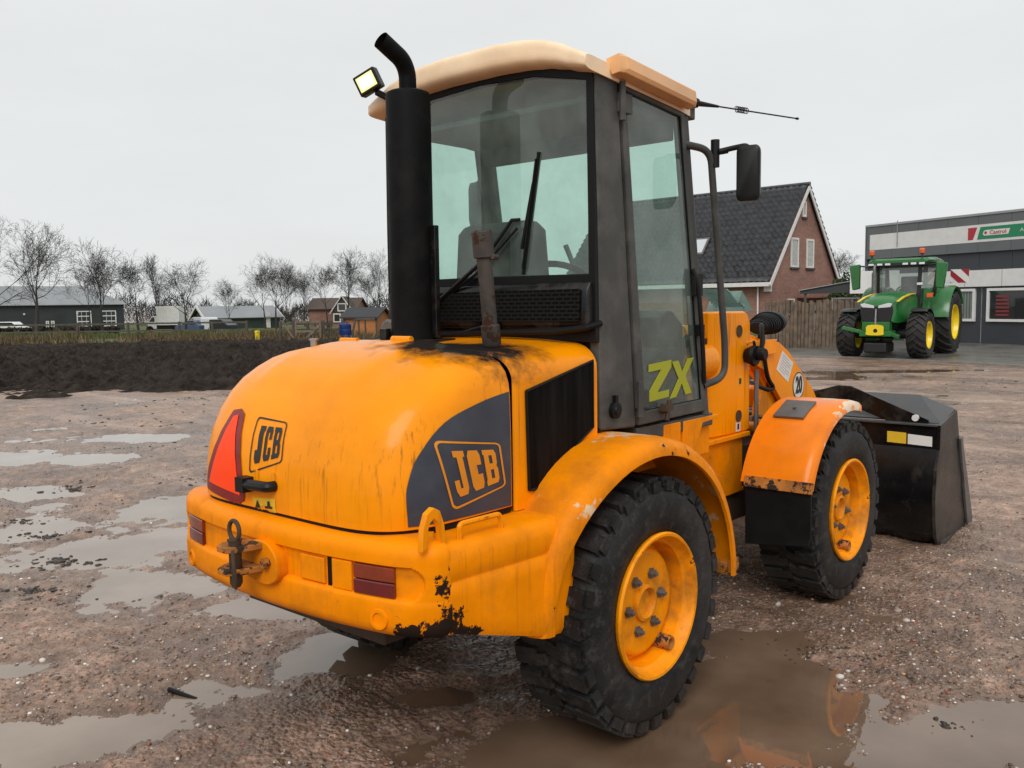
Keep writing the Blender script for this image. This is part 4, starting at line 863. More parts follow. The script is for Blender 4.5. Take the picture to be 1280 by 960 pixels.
# standing water
wm,t,out=newmat('muddy_water'); pos=nd(t,'ShaderNodeNewGeometry').outputs['Position']
n=noise(t,pos,1.6,4); rp=noise(t,pos,9,2); 
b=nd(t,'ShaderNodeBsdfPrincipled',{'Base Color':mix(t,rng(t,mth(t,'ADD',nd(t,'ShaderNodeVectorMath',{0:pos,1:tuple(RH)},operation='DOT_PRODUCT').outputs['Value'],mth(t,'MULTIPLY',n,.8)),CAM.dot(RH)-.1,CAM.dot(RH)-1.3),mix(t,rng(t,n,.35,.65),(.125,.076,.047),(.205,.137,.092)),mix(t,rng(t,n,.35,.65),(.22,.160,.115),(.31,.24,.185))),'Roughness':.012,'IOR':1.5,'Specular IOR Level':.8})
vr=nd(t,'ShaderNodeTexVoronoi',{'Vector':pos,'Scale':3.1}); rip=mth(t,'MULTIPLY',mth(t,'SINE',mth(t,'MULTIPLY',vr.outputs['Distance'],260)),rng(t,vr.outputs['Distance'],.16,.02))
bp=nd(t,'ShaderNodeBump',{'Height':mth(t,'ADD',mth(t,'MULTIPLY',rp,.25),mth(t,'MULTIPLY',rip,.05)),'Strength':.06,'Distance':.02}); t.links.new(bp.outputs[0],b.inputs['Normal']); t.links.new(b.outputs[0],out.inputs[0])
nw=24; wv=[];wf=[]
for i in range(nw+1):
    for j in range(nw+1): p=W(1.5+26*i/nw,-14+30*j/nw,WATER); wv.append(tuple(p))
for i in range(nw):
    for j in range(nw): a=i*(nw+1)+j; wf.append((a,a+1,a+nw+2,a+nw+1))
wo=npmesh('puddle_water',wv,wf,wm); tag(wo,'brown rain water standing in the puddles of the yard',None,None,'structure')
# loose stones
def scatter(n,dmin,dmax,pw=1.0):
    u=rs_.rand(n); d=1/((1/dmin)*(1-u)+(1/dmax)*u) if pw==1 else dmin+(dmax-dmin)*u
    s=(rs_.rand(n)*2-1)*.60*d+0; return d,s
ico=bmesh.new(); bmesh.ops.create_icosphere(ico,subdivisions=1,radius=1); iv=np.array([v.co[:] for v in ico.verts]); ifc=np.array([[v.index for v in f.verts] for f in ico.faces]); ico.free()
N=42000
d,s=scatter(N,2.6,15)
x=CAM.x+FH.x*d+RH.x*s; y=CAM.y+FH.y*d+RH.y*s; h=ground_h(x,y)
clump=fbm(x,y,.9,3,41)+.5
ok=(h>WATER-.002)&(rs_.rand(N)<np.clip(clump*1.3,.08,1)); x,y,h=x[ok],y[ok],h[ok]; N=len(x)
sz=.0028+.0075*rs_.rand(N)**2.8; big=rs_.rand(N)<.012; sz[big]*=2.2
sc=np.stack([sz*(.7+.7*rs_.rand(N)),sz*(.7+.7*rs_.rand(N)),sz*(.45+.4*rs_.rand(N))],-1)
th=rs_.rand(N)*6.283; jit=1+.35*(rs_.rand(N,len(iv),1)-.5)
v=iv[None]*jit*sc[:,None]; vx=v[...,0]*np.cos(th)[:,None]-v[...,1]*np.sin(th)[:,None]; vy=v[...,0]*np.sin(th)[:,None]+v[...,1]*np.cos(th)[:,None]
V=np.stack([vx+x[:,None],vy+y[:,None],v[...,2]+(h+sc[:,2]*.25)[:,None]],-1).reshape(-1,3)
Fc=(ifc[None]+(np.arange(N)*len(iv))[:,None,None]).reshape(-1,3)
pal=np.array([(.30,.23,.19),(.16,.115,.09),(.48,.43,.38),(.34,.115,.07),(.09,.065,.052),(.24,.17,.13),(.20,.14,.105),(.70,.66,.60),(.46,.25,.11)]); pr=[.23,.20,.11,.05,.11,.14,.08,.05,.03]
colr=pal[rs_.choice(len(pal),N,p=pr)]*(.8+.4*rs_.rand(N,1)); colr=np.repeat(colr,len(iv),0)
sm,t,out=newmat('loose_stone'); at=nd(t,'ShaderNodeAttribute',attribute_name='col'); b=nd(t,'ShaderNodeBsdfPrincipled',{'Base Color':at.outputs['Color'],'Roughness':.42}); t.links.new(b.outputs[0],out.inputs[0])
o=npmesh('gravel',V,Fc,sm,attrs={'col':colr}); tag(o,'loose gravel and brick crumbs strewn over the yard',None,None,'stuff')
# mud clods thrown up beside the puddles
def clods(name,spots,label,mat_):
    m_v=[];m_f=[];k=0
    for (px,py,n,spr,size) in spots:
        c=None
        r_=cf+cr*((px-640)/FPX)+cu*((480-py)/FPX); tt=-CAM.z/r_.z; c=CAM+r_*tt
        for i in range(n):
            a=rs_.rand()*6.28; q=abs(rs_.randn())*spr; xx=c.x+q*math.cos(a)*RH.x*1.6+q*math.sin(a)*FH.x; yy=c.y+q*math.cos(a)*RH.y*1.6+q*math.sin(a)*FH.y
            zz=float(ground_h(np.array([xx]),np.array([yy]))[0]); s_=size*(.35+rs_.rand()**2)
            vv=iv*(1+.6*(rs_.rand(len(iv),1)-.5))*np.array([s_*(.8+.8*rs_.rand()),s_*(.8+.8*rs_.rand()),s_*.5])
            m_v.append(vv+np.array([xx,yy,max(zz,WATER)+s_*.1])); m_f.append(ifc+k*len(iv)); k+=1
    o=npmesh(name,np.concatenate(m_v),np.concatenate(m_f),mat_,smooth=True); return tag(o,label,None,None,'stuff')
m_clod=pbr('dark_wet_mud',(.035,.026,.021),.45,var=.4,vs=20,bump=.4,bs=60)
clods('mud_clods',[(60,668,60,.12,.017),(75,700,70,.12,.017),(40,740,60,.14,.016),(30,650,30,.1,.016),(90,610,30,.15,.018),(1180,900,14,.02,.012),(1200,905,14,.06,.006),(1075,820,60,.12,.008),(1010,810,40,.12,.008),(240,600,40,.25,.012),(150,560,40,.3,.014),(1135,450,8,.5,.04),(250,500,60,1.2,.02),(120,530,60,1.2,.02),(1200,600,40,.8,.014),(1230,480,40,1.5,.02)],'dark clods of mud lying by the puddles',m_clod)
def gpt(px,py,z=0.0):
    r_=cf+cr*((px-640)/FPX)+cu*((480-py)/FPX); return CAM+r_*((z-CAM.z)/r_.z)
a=gpt(211,862); b_=gpt(245,869); m=M()
za=float(ground_h(np.array([a.x]),np.array([a.y]))[0]); zb_=float(ground_h(np.array([b_.x]),np.array([b_.y]))[0])
c_=(a+b_)/2; m.tube([Vector((a.x,a.y,za+.010))-Vector((c_.x,c_.y,0)),Vector((b_.x,b_.y,zb_+.010))-Vector((c_.x,c_.y,0))],.0105,10,caps=False); m.tube([Vector((a.x,a.y,za+.010))-Vector((c_.x,c_.y,0)),Vector((b_.x,b_.y,zb_+.010))-Vector((c_.x,c_.y,0))],.008,10,caps=True)
tag(m.build('pipe_offcut',m_trim,loc=(c_.x,c_.y,0)),'short black plastic pipe offcut lying on the gravel left of the loader','pipe offcut')

# ---------------------------------------------------------------- dark ploughed soil
nd_,ns_=330,620
u=np.linspace(0,1,nd_); D=15.6+(43-15.6)*u**1.35; S=np.linspace(-30,6,ns_)
Dg,Sg=np.meshgrid(D,S,indexing='ij'); Dg=Dg+.0*Sg; X=CAM.x+FH.x*Dg+RH.x*Sg; Y=CAM.y+FH.y*Dg+RH.y*Sg
edge=16.4+.010*(Sg+9)**2*.3+2.6*fbm(X,Y,.30,3,51)+.9*fbm(X,Y,1.3,4,55,.6)
mk_=sst(0,3.6,Dg-edge)*sst(0,1.5,42.5-Dg)*sst(6,4,Sg)
hh=.04+.24*(fbm(X,Y,.22,2,61)+.3)+.28*np.abs(fbm(X,Y,1.0,3,64))+.34*np.abs(fbm(X,Y,2.6,4,67,.65))+.10*fbm(X,Y,7,3,71)
hh=hh+.34*np.maximum(0,fbm(X,Y,.5,3,171)-.02)+.22*np.maximum(0,fbm(X,Y,1.7,2,181)-.1)
hh=hh*(1-.5*sst(24,40,Dg))
Z=ground_h(X,Y)*0-.05+mk_*(np.maximum(hh,.02)+.05)
idx=np.arange(nd_*ns_).reshape(nd_,ns_); F_=np.stack([idx[:-1,:-1],idx[:-1,1:],idx[1:,1:],idx[1:,:-1]],-1).reshape(-1,4)
so,t,out=newmat('black_soil'); pos=nd(t,'ShaderNodeNewGeometry').outputs['Position']; n=noise(t,pos,3.2,7,.7); n2=noise(t,pos,.3,3)
c=mix(t,rng(t,n,.35,.68),(.013,.010,.008),(.070,.054,.044)); c=mix(t,mth(t,'MULTIPLY',rng(t,n2,.5,.68),.5),c,(.075,.062,.054))
c=mix(t,mth(t,'MULTIPLY',rng(t,noise(t,pos,.8,5),.66,.72),.6),c,(.045,.06,.012))
b=nd(t,'ShaderNodeBsdfPrincipled',{'Base Color':c,'Roughness':.9,'Specular IOR Level':.12}); bp=nd(t,'ShaderNodeBump',{'Height':n,'Strength':1,'Distance':.2}); t.links.new(bp.outputs[0],b.inputs['Normal']); t.links.new(b.outputs[0],out.inputs[0])
o=npmesh('ploughed_soil',np.stack([X,Y,Z],-1).reshape(-1,3),F_,so,smooth=True); tag(o,'black freshly turned soil in low heaps behind the gravel yard',None,None,'structure')
# meadow sheet beyond
def sheet(name,d0,d1,s0,s1,z,mat_,nd0=24,ns0=40,label=None,rough=0):
    Dg,Sg=np.meshgrid(np.linspace(d0,d1,nd0),np.linspace(s0,s1,ns0),indexing='ij'); X=CAM.x+FH.x*Dg+RH.x*Sg; Y=CAM.y+FH.y*Dg+RH.y*Sg
    Z=fall(Dg,Sg)+z+(rough*fbm(X,Y,.4,3,77) if rough else 0); idx=np.arange(nd0*ns0).reshape(nd0,ns0); F_=np.stack([idx[:-1,:-1],idx[:-1,1:],idx[1:,1:],idx[1:,:-1]],-1).reshape(-1,4)
    o=npmesh(name,np.stack([X,Y,Z],-1).reshape(-1,3),F_,mat_,smooth=True); return tag(o,label,None,None,'structure')
m_mead=pbr('meadow_grass',(.085,.115,.030),.9,var=.4,vs=.6,dirt=((.14,.11,.05),.7,.25))
sheet('meadow_field',41.5,170,-110,14,.055,m_mead,40,40,'damp green meadow behind the ploughed soil')
# blades
def blades(name,n,dr,sr,hr,wd,cols,label,mat_,bend=.35,dens=None,zoff=0.0):
    d=dr[0]+(dr[1]-dr[0])*rs_.rand(n); s=sr[0]+(sr[1]-sr[0])*rs_.rand(n)
    x=CAM.x+FH.x*d+RH.x*s; y=CAM.y+FH.y*d+RH.y*s
    if dens is not None:
        k=rs_.rand(n)<dens(x,y,d,s); d,s,x,y=d[k],s[k],x[k],y[k]; n=len(d)
    z=fall(d,s)+zoff; hh=(hr[0]+(hr[1]-hr[0])*rs_.rand(n))*(.55+.9*np.clip(fbm(x,y,.5,3,81)+.5,0,1)); a=rs_.rand(n)*6.283; w_=wd*(.6+.8*rs_.rand(n)); be=(rs_.rand(n)-.5)*2*bend*hh; be2=(rs_.rand(n)-.5)*2*bend*hh
    ca,sa=np.cos(a)*w_,np.sin(a)*w_
    v=np.stack([np.stack([x-ca,y-sa,z],-1),np.stack([x+ca,y+sa,z],-1),np.stack([x+be*.4+ca*.7,y+be2*.4+sa*.7,z+hh*.55],-1),np.stack([x+be,y+be2,z+hh],-1)],1).reshape(-1,3)
    i=np.arange(n)*4; F_=np.concatenate([np.stack([i,i+1,i+2],-1),np.stack([i,i+2,i+3],-1)])
    col=np.array(cols)[rs_.randint(0,len(cols),n)]*(.6+.7*rs_.rand(n,1)); col=np.repeat(col,4,0)
    o=npmesh(name,v,F_,mat_,attrs={'col':col}); return tag(o,label,None,None,'stuff')
m_blade,t,out=newmat('dry_blades'); at=nd(t,'ShaderNodeAttribute',attribute_name='col'); b=nd(t,'ShaderNodeBsdfPrincipled',{'Base Color':at.outputs['Color'],'Roughness':.8}); t.links.new(b.outputs[0],out.inputs[0])
DRY=[(.17,.105,.045),(.10,.062,.03),(.25,.17,.085),(.06,.04,.024),(.09,.085,.03),(.045,.032,.02)]
blades('dry_reeds',42000,(41.5,50),(-34,-6.5),(.10,.46),.016,DRY,'tall dry brown weeds and reeds along the edge of the soil',m_blade,dens=lambda x,y,d,s:np.clip((fbm(x,y,.28,3,91)+.30)*1.8,.04,1))
blades('meadow_grass',26000,(50,64),(-42,-4),(.12,.35),.03,[(.07,.11,.025),(.10,.13,.03),(.13,.12,.045),(.06,.075,.02)],'short green grass of the meadow',m_blade,zoff=.03)
blades('bramble_growth',16000,(58,70),(-44,-8),(.3,.95),.02,[(.075,.05,.028),(.05,.035,.022),(.11,.075,.035),(.09,.07,.03)],'leafless brown brambles behind the meadow fence',m_blade,dens=lambda x,y,d,s:np.clip((fbm(x,y,.12,3,95)-.02)*3,0,1),bend=.6)

# ---------------------------------------------------------------- bare trees
m_bark=pbr('winter_bark',(.036,.031,.027),.9,var=.3,vs=1.5); m_twig=pbr('bare_twigs',(.040,.034,.030),.9,var=.2,vs=.8)
def tubes_np(segs,n):
    P0=np.array([s[0] for s in segs]);P1=np.array([s[1] for s in segs]);r0=np.array([s[2] for s in segs]);r1=np.array([s[3] for s in segs])
    d=P1-P0; d/=np.linalg.norm(d,axis=1,keepdims=True)+1e-9; ref=np.where(np.abs(d[:,2:3])>.9,np.array([[1.,0,0]]),np.array([[0,0,1.]])); u=np.cross(d,ref); u/=np.linalg.norm(u,axis=1,keepdims=True); w_=np.cross(d,u)
    V=[]
    for k in range(n):
        a=2*math.pi*k/n; o=u*math.cos(a)+w_*math.sin(a); V+= [P0+o*r0[:,None],P1+o*r1[:,None]]
    V=np.stack(V,1).reshape(-1,3); m=len(segs); b=(np.arange(m)*2*n)[:,None]
    F_=np.concatenate([np.stack([b[:,0]+2*k,b[:,0]+2*((k+1)%n),b[:,0]+2*((k+1)%n)+1,b[:,0]+2*k+1],-1) for k in range(n)]); return V,F_
def grow_tree(seed,h,trunk_h,r0,spread=1.0,limbs=8,up=.25,poplar=False):
    q=random.Random(seed); T=[];Bc=[]
    def unit(v): n=math.sqrt(sum(a*a for a in v)); return [a/n for a in v]
    def branch(p,d,ln,r,lev,out):
        steps=5 if lev<2 else 3; pts=[(p,r)]
        for i in range(steps):
            wv=.09+.05*lev; d=unit([d[0]+q.gauss(0,wv),d[1]+q.gauss(0,wv),d[2]+q.gauss(0,wv)+up*(.30 if lev<2 else .16)])
            p2=[p[k]+d[k]*ln/steps for k in range(3)]; r2=r*(1-.13*(1 if lev<2 else 1.4)) if i<steps-1 else r*.5
            out.append((p,p2,max(r,.014),max(r2,.010))); p=p2; r=r2; pts.append((p,r))
        if lev>=3: return
        n=[7,5,4][lev] if not poplar else [5,4,3][lev]
        for k in range(n):
            f=.22+.78*(k+q.random()*.8)/n; i=min(int(f*steps),steps-1); bp_,br=pts[i+1]
            az=q.random()*6.283; tilt=(.42+.42*q.random())*(.5 if poplar else 1)
            a=unit([d[1],-d[0],.01]); bb=[d[1]*a[2]-d[2]*a[1],d[2]*a[0]-d[0]*a[2],d[0]*a[1]-d[1]*a[0]]
            nd2=unit([d[j]*math.cos(tilt)+(a[j]*math.cos(az)+bb[j]*math.sin(az))*math.sin(tilt) for j in range(3)])
            branch(bp_,nd2,ln*(.52+.2*q.random())*(1.0-.2*f),max(br*.6,.009),lev+1,out)
    p=[0,0,-.3];d=[0,0,1];steps=7;r=r0; lean=q.gauss(0,.02); pts=[]
    top=h*(.66 if not poplar else .9)
    for i in range(steps):
        d=unit([d[0]*.7+q.gauss(0,.05)+lean,d[1]*.7+q.gauss(0,.05),1]); p2=[p[k]+d[k]*(top+.3)/steps for k in range(3)]; r2=r*(.86 if i<3 else .72)
        T.append((p,p2,r,r2)); p=p2;r=r2;pts.append((p,r))
    for k in range(limbs):
        f=k/(limbs-1); z=trunk_h+(top-trunk_h)*f; i=min(range(len(pts)),key=lambda j:abs(pts[j][0][2]-z)); bp_,br=pts[i]; bp_=[bp_[0],bp_[1],bp_[2]]
        az=k*2.4+q.gauss(0,.35); tilt=(.98-.70*f+q.gauss(0,.1))*spread
        if poplar: tilt=.28
        ln=h*(.50-.10*f)*(.85+.3*q.random())*(.6+.4*spread) if not poplar else h*.30
        branch(bp_,[math.sin(tilt)*math.cos(az),math.sin(tilt)*math.sin(az),math.cos(tilt)],ln,max(br*.62,.03),0,Bc)
    branch(pts[-1][0],d,h*.26,pts[-1][1]*.8,0,Bc)
    return T,Bc
protos=[]
for (sd,h,th_,r,sp,lb,pop) in ((1,10,3.9,.25,1.1,8,False),(2,10,3.8,.19,.88,9,False),(3,10,4.0,.16,.82,8,False),(4,10,2.8,.13,.6,9,False),(5,10,1.6,.15,.3,16,True),(8,10,3.9,.21,1.25,8,False)):
    T,Bc=grow_tree(sd,h,th_,r*1.35,sp,lb,poplar=pop); protos.append((tubes_np(T,8),tubes_np(Bc,3),max(max(s_[1][2] for s_ in Bc),1)))
PM={}
def tree(px,d,ytop,kind,label,rz=0,wide=1.0,group='bare winter trees beyond the meadow',name='bare_tree'):
    s=(px-640)/FPX*d; z0=float(fall(np.array([d]),np.array([s]))[0]); base=W(d,s,z0)
    r_=cf+cr*((px-640)/FPX)+cu*((480-ytop)/FPX); tt=d/(r_.x*FH.x+r_.y*FH.y); ht=(CAM+r_*tt).z-z0
    k=ht/protos[kind][2]
    o=thing(name,label,'tree',base,rz,group); o.scale=(k*wide,k*wide,k)
    if kind not in PM:
        (tv,tf),(bv,bf),_=protos[kind]
        a=npmesh('trunk',tv,tf,m_bark,o,smooth=True); b=npmesh('crown',bv,bf,m_twig,o); PM[kind]=(a,b)
    else:
        for c in PM[kind]: q=c.copy(); COL.objects.link(q); q.parent=o
TREES=[(-6,88,262,5,'large bare oak cut off by the left edge, reaching over the barn',0.4,1.0),(48,86,270,0,'broad bare oak with a thick bent trunk before the long barn',1.2,1.05),(114,96,322,2,'slender bare tree close left of a taller one before the barn',0.5,1.0),(131,92,297,1,'tall bare tree with a fan of branches before the right end of the barn',2.0,1.15),
(176,95,311,2,'bare round-headed tree just right of the barn end',3.1,1.25),(205,120,315,4,'pale narrow poplar behind the white box truck',0,.9),(234,93,320,1,'bare globe-shaped tree just right of the white box truck',4.0,1.1),(290,104,343,3,'small slim bare tree in front of the green shed',1,1.0),
(334,112,322,2,'leftmost bare tree of the cluster at the end of the green shed',2.2,1.0),(347,108,313,1,'tallest bare tree of the cluster at the end of the green shed',.3,.85),(359,112,322,3,'rightmost bare tree of the cluster at the end of the green shed',5,1.0),
(383,122,332,3,'thin faint bare tree between the cluster and the brick farmhouse',2.7,.9),(411,116,322,2,'bare tree rising left behind the brick farmhouse',1.5,1.0),(437,110,305,1,'big bare tree rising right behind the brick farmhouse',5.1,1.0),(478,106,309,0,'bare tree close left of the black stack, right of the farmhouse',3.3,.75),(462,128,335,2,'faint bare tree low behind the timber shed',.9,1.0)]
for tr in TREES: tree(*tr[:4],tr[4],tr[5],tr[6])
tree(1046,62,301,2,'bare tree behind the gable of the brick house',1.1,1.3,None)
# far woods
def woods(n,dr,pxr,zr,label,name):
    d=dr[0]+(dr[1]-dr[0])*rs_.rand(n); px=pxr[0]+(pxr[1]-pxr[0])*rs_.rand(n); s=(px-640)/FPX*d; x=CAM.x+FH.x*d+RH.x*s; y=CAM.y+FH.y*d+RH.y*s
    top=(zr[0]+(zr[1]-zr[0])*np.clip(fbm(px*1.0,px*0+3,.035,4,101)+.5,0,1)); z=-1+top*rs_.rand(n)**.8; L_=.5+1.3*rs_.rand(n); a=rs_.randn(n,3)*np.array([.5,.5,.6])+np.array([0,0,.8]); a/=np.linalg.norm(a,axis=1,keepdims=True)
    P0=np.stack([x,y,z],-1); V,F_=tubes_np([(P0[i],P0[i]+a[i]*L_[i],.05,.015) for i in range(n)],3)
    o=npmesh(name,V,F_,m_twig); tag(o,label,None,None,'stuff')
woods(14000,(135,170),(-60,1010),(.8,5.2),'far bare woodland on the horizon behind the farm buildings','distant_woods')
# =================================================================== SURROUNDING BUILDINGS, FENCES, VEHICLES
def frame(o,u):      # orient an Empty so that its +x runs along u
    o.rotation_euler=(0,0,math.atan2(u.y,u.x))
m_brick,t,out=newmat('red_brick'); co=nd(t,'ShaderNodeTexCoord').outputs['Object']; sx=nd(t,'ShaderNodeSeparateXYZ',{0:co}); cv=nd(t,'ShaderNodeCombineXYZ',{0:mth(t,'ADD',sx.outputs[0],sx.outputs[1]),1:sx.outputs[2]})
br=nd(t,'ShaderNodeTexBrick',{'Vector':cv.outputs[0],'Scale':1,'Brick Width':.22,'Row Height':.066,'Mortar Size':.008,'Color1':(.36,.16,.11,1),'Color2':(.25,.11,.08,1),'Mortar':(.27,.22,.19,1)})
n=noise(t,co,.8,4); k=rng(t,n,.3,.7,.8,1.2); c=mix(t,1.0,br.outputs[0],nd(t,'ShaderNodeCombineColor',{0:k,1:k,2:k}).outputs[0],'MULTIPLY'); b=nd(t,'ShaderNodeBsdfPrincipled',{'Base Color':c,'Roughness':.85}); bp=nd(t,'ShaderNodeBump',{'Height':br.outputs[1],'Strength':.5,'Distance':-.01}); t.links.new(bp.outputs[0],b.inputs['Normal']); t.links.new(b.outputs[0],out.inputs[0])
m_tile=pbr('glazed_roof_tile',(.050,.052,.058),.24,var=.45,vs=2.5)
m_wpaint=pbr('white_woodwork',(.72,.71,.69),.5,var=.06); m_pane=pbr('window_pane',(.02,.024,.026),.06,spec=.8); m_curt=pbr('curtain_behind_glass',(.34,.36,.33),.25,var=.15,vs=6,coat=.6)
m_dk=pbr('dark_cladding',(.040,.046,.054),.5,var=.12,vs=1.2); m_midg=pbr('grey_cladding',(.125,.135,.140),.45,var=.1,vs=.8); m_sil=pbr('silver_trim',(.33,.34,.345),.35,metal=.3,var=.1)
m_wood=pbr('weathered_timber',(.17,.125,.09),.85,var=.4,vs=5,bump=.3,bs=25); m_wood2=pbr('orange_timber',(.42,.155,.045),.6,var=.2,vs=6); m_wood3=pbr('grey_timber',(.085,.070,.056),.85,var=.35,vs=4)
m_gsheet=pbr('grey_roof_sheet',(.25,.262,.275),.5,var=.15,vs=.3,streak=.3); m_green=pbr('dark_green_cladding',(.022,.040,.030),.6,var=.3,vs=.7); m_barn=pbr('barn_cladding',(.026,.032,.034),.6,var=.3,vs=.6); m_asph=pbr('asphalt_felt',(.035,.037,.040),.7,var=.2)
m_sgreen=pbr('pale_green_glazing',(.17,.26,.22),.35,var=.25,vs=2); m_groof=pbr('green_metal_tile',(.085,.135,.115),.4,var=.25,vs=3)
def window(par,x0,x1,z0,z1,y,fw=.07,pane=m_pane,sill=True,name='window',out=-1,mul=0):
    m=M(); m.ringprism([(x0,z0),(x1,z0),(x1,z1),(x0,z1)],[(x0+fw,z0+fw),(x1-fw,z0+fw),(x1-fw,z1-fw),(x0+fw,z1-fw)],'y',y+out*.05,y+.03)
    for i in range(mul): xx=x0+(x1-x0)*(i+1)/(mul+1); m.box(xx-.02,xx+.02,y+out*.045,y+.02,z0+fw,z1-fw)
    w_=m.build(name,m_wpaint,par,smooth=0)
    m=M(); m.box(x0+fw*.9,x1-fw*.9,y+out*.012,y+.01,z0+fw*.9,z1-fw*.9); m.build('pane',pane,w_,smooth=0)
    if sill: m=M(); m.box(x0-.05,x1+.05,y+out*.10,y+.02,z0-.10,z0-.004); m.build('sill',m_asph,w_,smooth=0)
    return w_
# ---- brick house (local: x along the gable wall away from the camera, y along the ridge to the left)
hp=PX(962,44); H_=thing('brick_house','red brick house with a steep dark tiled roof and white bargeboards','house',hp,R(-3))
w_,ze,zr,ln=7.4,2.87,7.6,13.0
m=M(); m.prism([(0,0),(w_,0),(w_,ze),(w_/2,zr-.12),(0,ze)],'y',0,ln); m.build('wall',m_brick,H_,smooth=0)
def tileroof(name,x0,z0,x1,z1,y0,y1,par,mat_,course=.36,tw=.33,thick=.05,amp=.075):
    L_=math.hypot(x1-x0,z1-z0); nx=(x1-x0)/L_; nz=(z1-z0)/L_; nxn,nzn=(-nz,nx) if nx>0 else (nz,-nx)
    nc=int(L_/course); nw_=int((y1-y0)/tw*4); V=[];Fq=[]
    ys=np.linspace(y0,y1,nw_+1)
    for c in range(nc):
        for e in (0,1):
            a=(c+e)*L_/nc; lift=(.10 if e==0 else 0)
            for y in ys: o=lift+amp*(.5+.5*math.sin(y/tw*2*math.pi)); V.append((x0+nx*a+nxn*o,y,z0+nz*a+nzn*o))
    n=nw_+1
    for r_ in range(2*nc-1):
        for i in range(nw_): Fq.append((r_*n+i,r_*n+i+1,(r_+1)*n+i+1,(r_+1)*n+i))
    return npmesh(name,V,Fq,mat_,par)
rf=tileroof('roof',-.42,ze-.33,w_/2,zr,-.22,ln+.2,H_,m_tile)
tileroof('roof_slope',w_+.42,ze-.33,w_/2,zr,-.22,ln+.2,rf,m_tile)
m=M(); m.tube([(w_/2,-.26,zr+.03),(w_/2,ln+.2,zr+.03)],.11,8); m.build('ridge_tiles',m_tile,rf)
for sg in (0,1):
    f=(lambda x:x) if sg==0 else (lambda x:w_-x)
    m=M(); m.prism([(f(-.45),ze-.42),(f(w_/2),zr-.02),(f(w_/2),zr-.28),(f(-.30),ze-.55)],'y',-.25,-.19); m.build('bargeboard',m_wpaint,H_,smooth=0)
m=M(); m.box(-.50,-.36,-.2,ln,ze-.50,ze-.30); m.build('gutter',m_wpaint,H_,smooth=0)
m=M(); m.tube([(-.06,.6,0),(-.06,.6,ze-.4)],.045,8); m.build('downpipe',m_wpaint,H_)
m=M(); m.box(-.12,0,-.12,.25,ze-.75,ze-.30); m.build('eaves_box',m_wpaint,H_,smooth=0)
for x0,x1,z0,z1 in ((2.15,3.0,3.35,4.85),(3.9,4.75,3.35,4.85),(3.38,3.80,5.95,6.75)): window(H_,x0,x1,z0,z1,0,pane=m_curt,fw=.1)
window(H_,1.9,2.6,.95,1.75,0); window(H_,4.7,7.0,.1,1.55,0,pane=m_curt,sill=False)
m=M(); m.box(2.9,7.3,-.5,0,1.78,1.86); m.build('door_canopy',m_brick,H_,smooth=0)
# roof window
sl=math.atan2(zr-ze,w_/2); q=Vector((1.25,4.7,0)); q.z=ze+(q.x/(w_/2))*(zr-ze)
m=M(); rot=Euler((0,-sl,0)).to_matrix(); nn=Vector((-math.sin(sl),0,math.cos(sl)))
m.obox(q+nn*.20,(1.15,.95,.09),rot); rw=m.build('roof_window',m_steel,H_,smooth=0); m=M(); m.obox(q+nn*.252,(.92,.74,.012),rot); m.build('pane',pbr('skylight_pane',(.55,.58,.60),.08,spec=1,coat=.5),rw,smooth=0)
# ---- palisade fence of upright split poles
def run(a,b): d=(b-a); return d.length,d.normalized()
fa,fb=PX(956,30.5),PX(1085,31.5)
Fp=thing('palisade_fence','brown palisade fence of close-set upright split poles beside the brick house','fence',fa); ln_,u=run(fa,fb); frame(Fp,u)
m=M(); x=0; q=random.Random(5)
while x<ln_:
    r_=.05+.035*q.random(); h=1.58+.10*q.random()+ .02*math.sin(x*3); k=q.gauss(0,.012)
    m.tube([(x+r_,0,-.05),(x+r_+k,0+q.gauss(0,.015),h*.6),(x+r_+2*k,q.gauss(0,.02),h)],[r_,r_*.97,r_*.9],7); x+=2*r_+.006
m.build('pole_screen',m_wood,Fp,smooth=40)
m=M(); m.box(0,ln_,.08,.13,.4,.5); m.box(0,ln_,.08,.13,1.2,1.3); m.build('fence_rail',m_wood3,Fp,smooth=0)
# ---- small shed with a green roof, and the carport
S0=PX(903,33); Sh=thing('garden_shed','small pale green garden shed with a dark green tiled roof behind the yellow loader tower','shed',S0); frame(Sh,(PX(962,34.5)-S0).normalized())
m=M(); m.box(-1.0,1.15,0,1.5,0,1.25); m.build('wall',m_brick,Sh,smooth=0)
m=M(); m.prism([(.75,1.25),(1.75,1.30),(1.10,2.05)],'y',.02,1.5); m.build('gable_glazing',m_sgreen,Sh,smooth=0)
tileroof('roof',0,0,1,1,0,1,Sh,m_groof) if False else None
rs2=[]; m=M()
for i in range(9):
    a=i/8; m.prism([(-.35,1.45+.62*a-.02),(1.02+.06*a,1.45+.62*a-.02),(1.02+.06*a,1.45+.62*(a+.125)),(-.35,1.45+.62*(a+.125))],'y',-.10+.85*a,-.10+.85*a+.12)
m.build('roof',m_groof,Sh,smooth=0)
m=M(); m.bar((1.08,-.1,1.42),(1.08,.8,2.1),.05,.12); m.bar((1.08,.8,2.1),(1.75,.5,1.36),.05,.1); m.box(-.35,1.0,-.13,-.09,1.18,1.44); m.build('trim_board',m_sgreen,Sh,smooth=0)
m=M(); m.box(.55,1.0,-.02,.02,.75,1.15); m.build('window',m_pane,Sh,smooth=0)
C0=PX(1000,36.5); Cp=thing('carport','low carport with a dark sloping felt roof edge between house and workshop','carport',C0); frame(Cp,(PX(1092,35.5)-C0).normalized())
m=M(); L_=(PX(1092,35.5)-C0).length
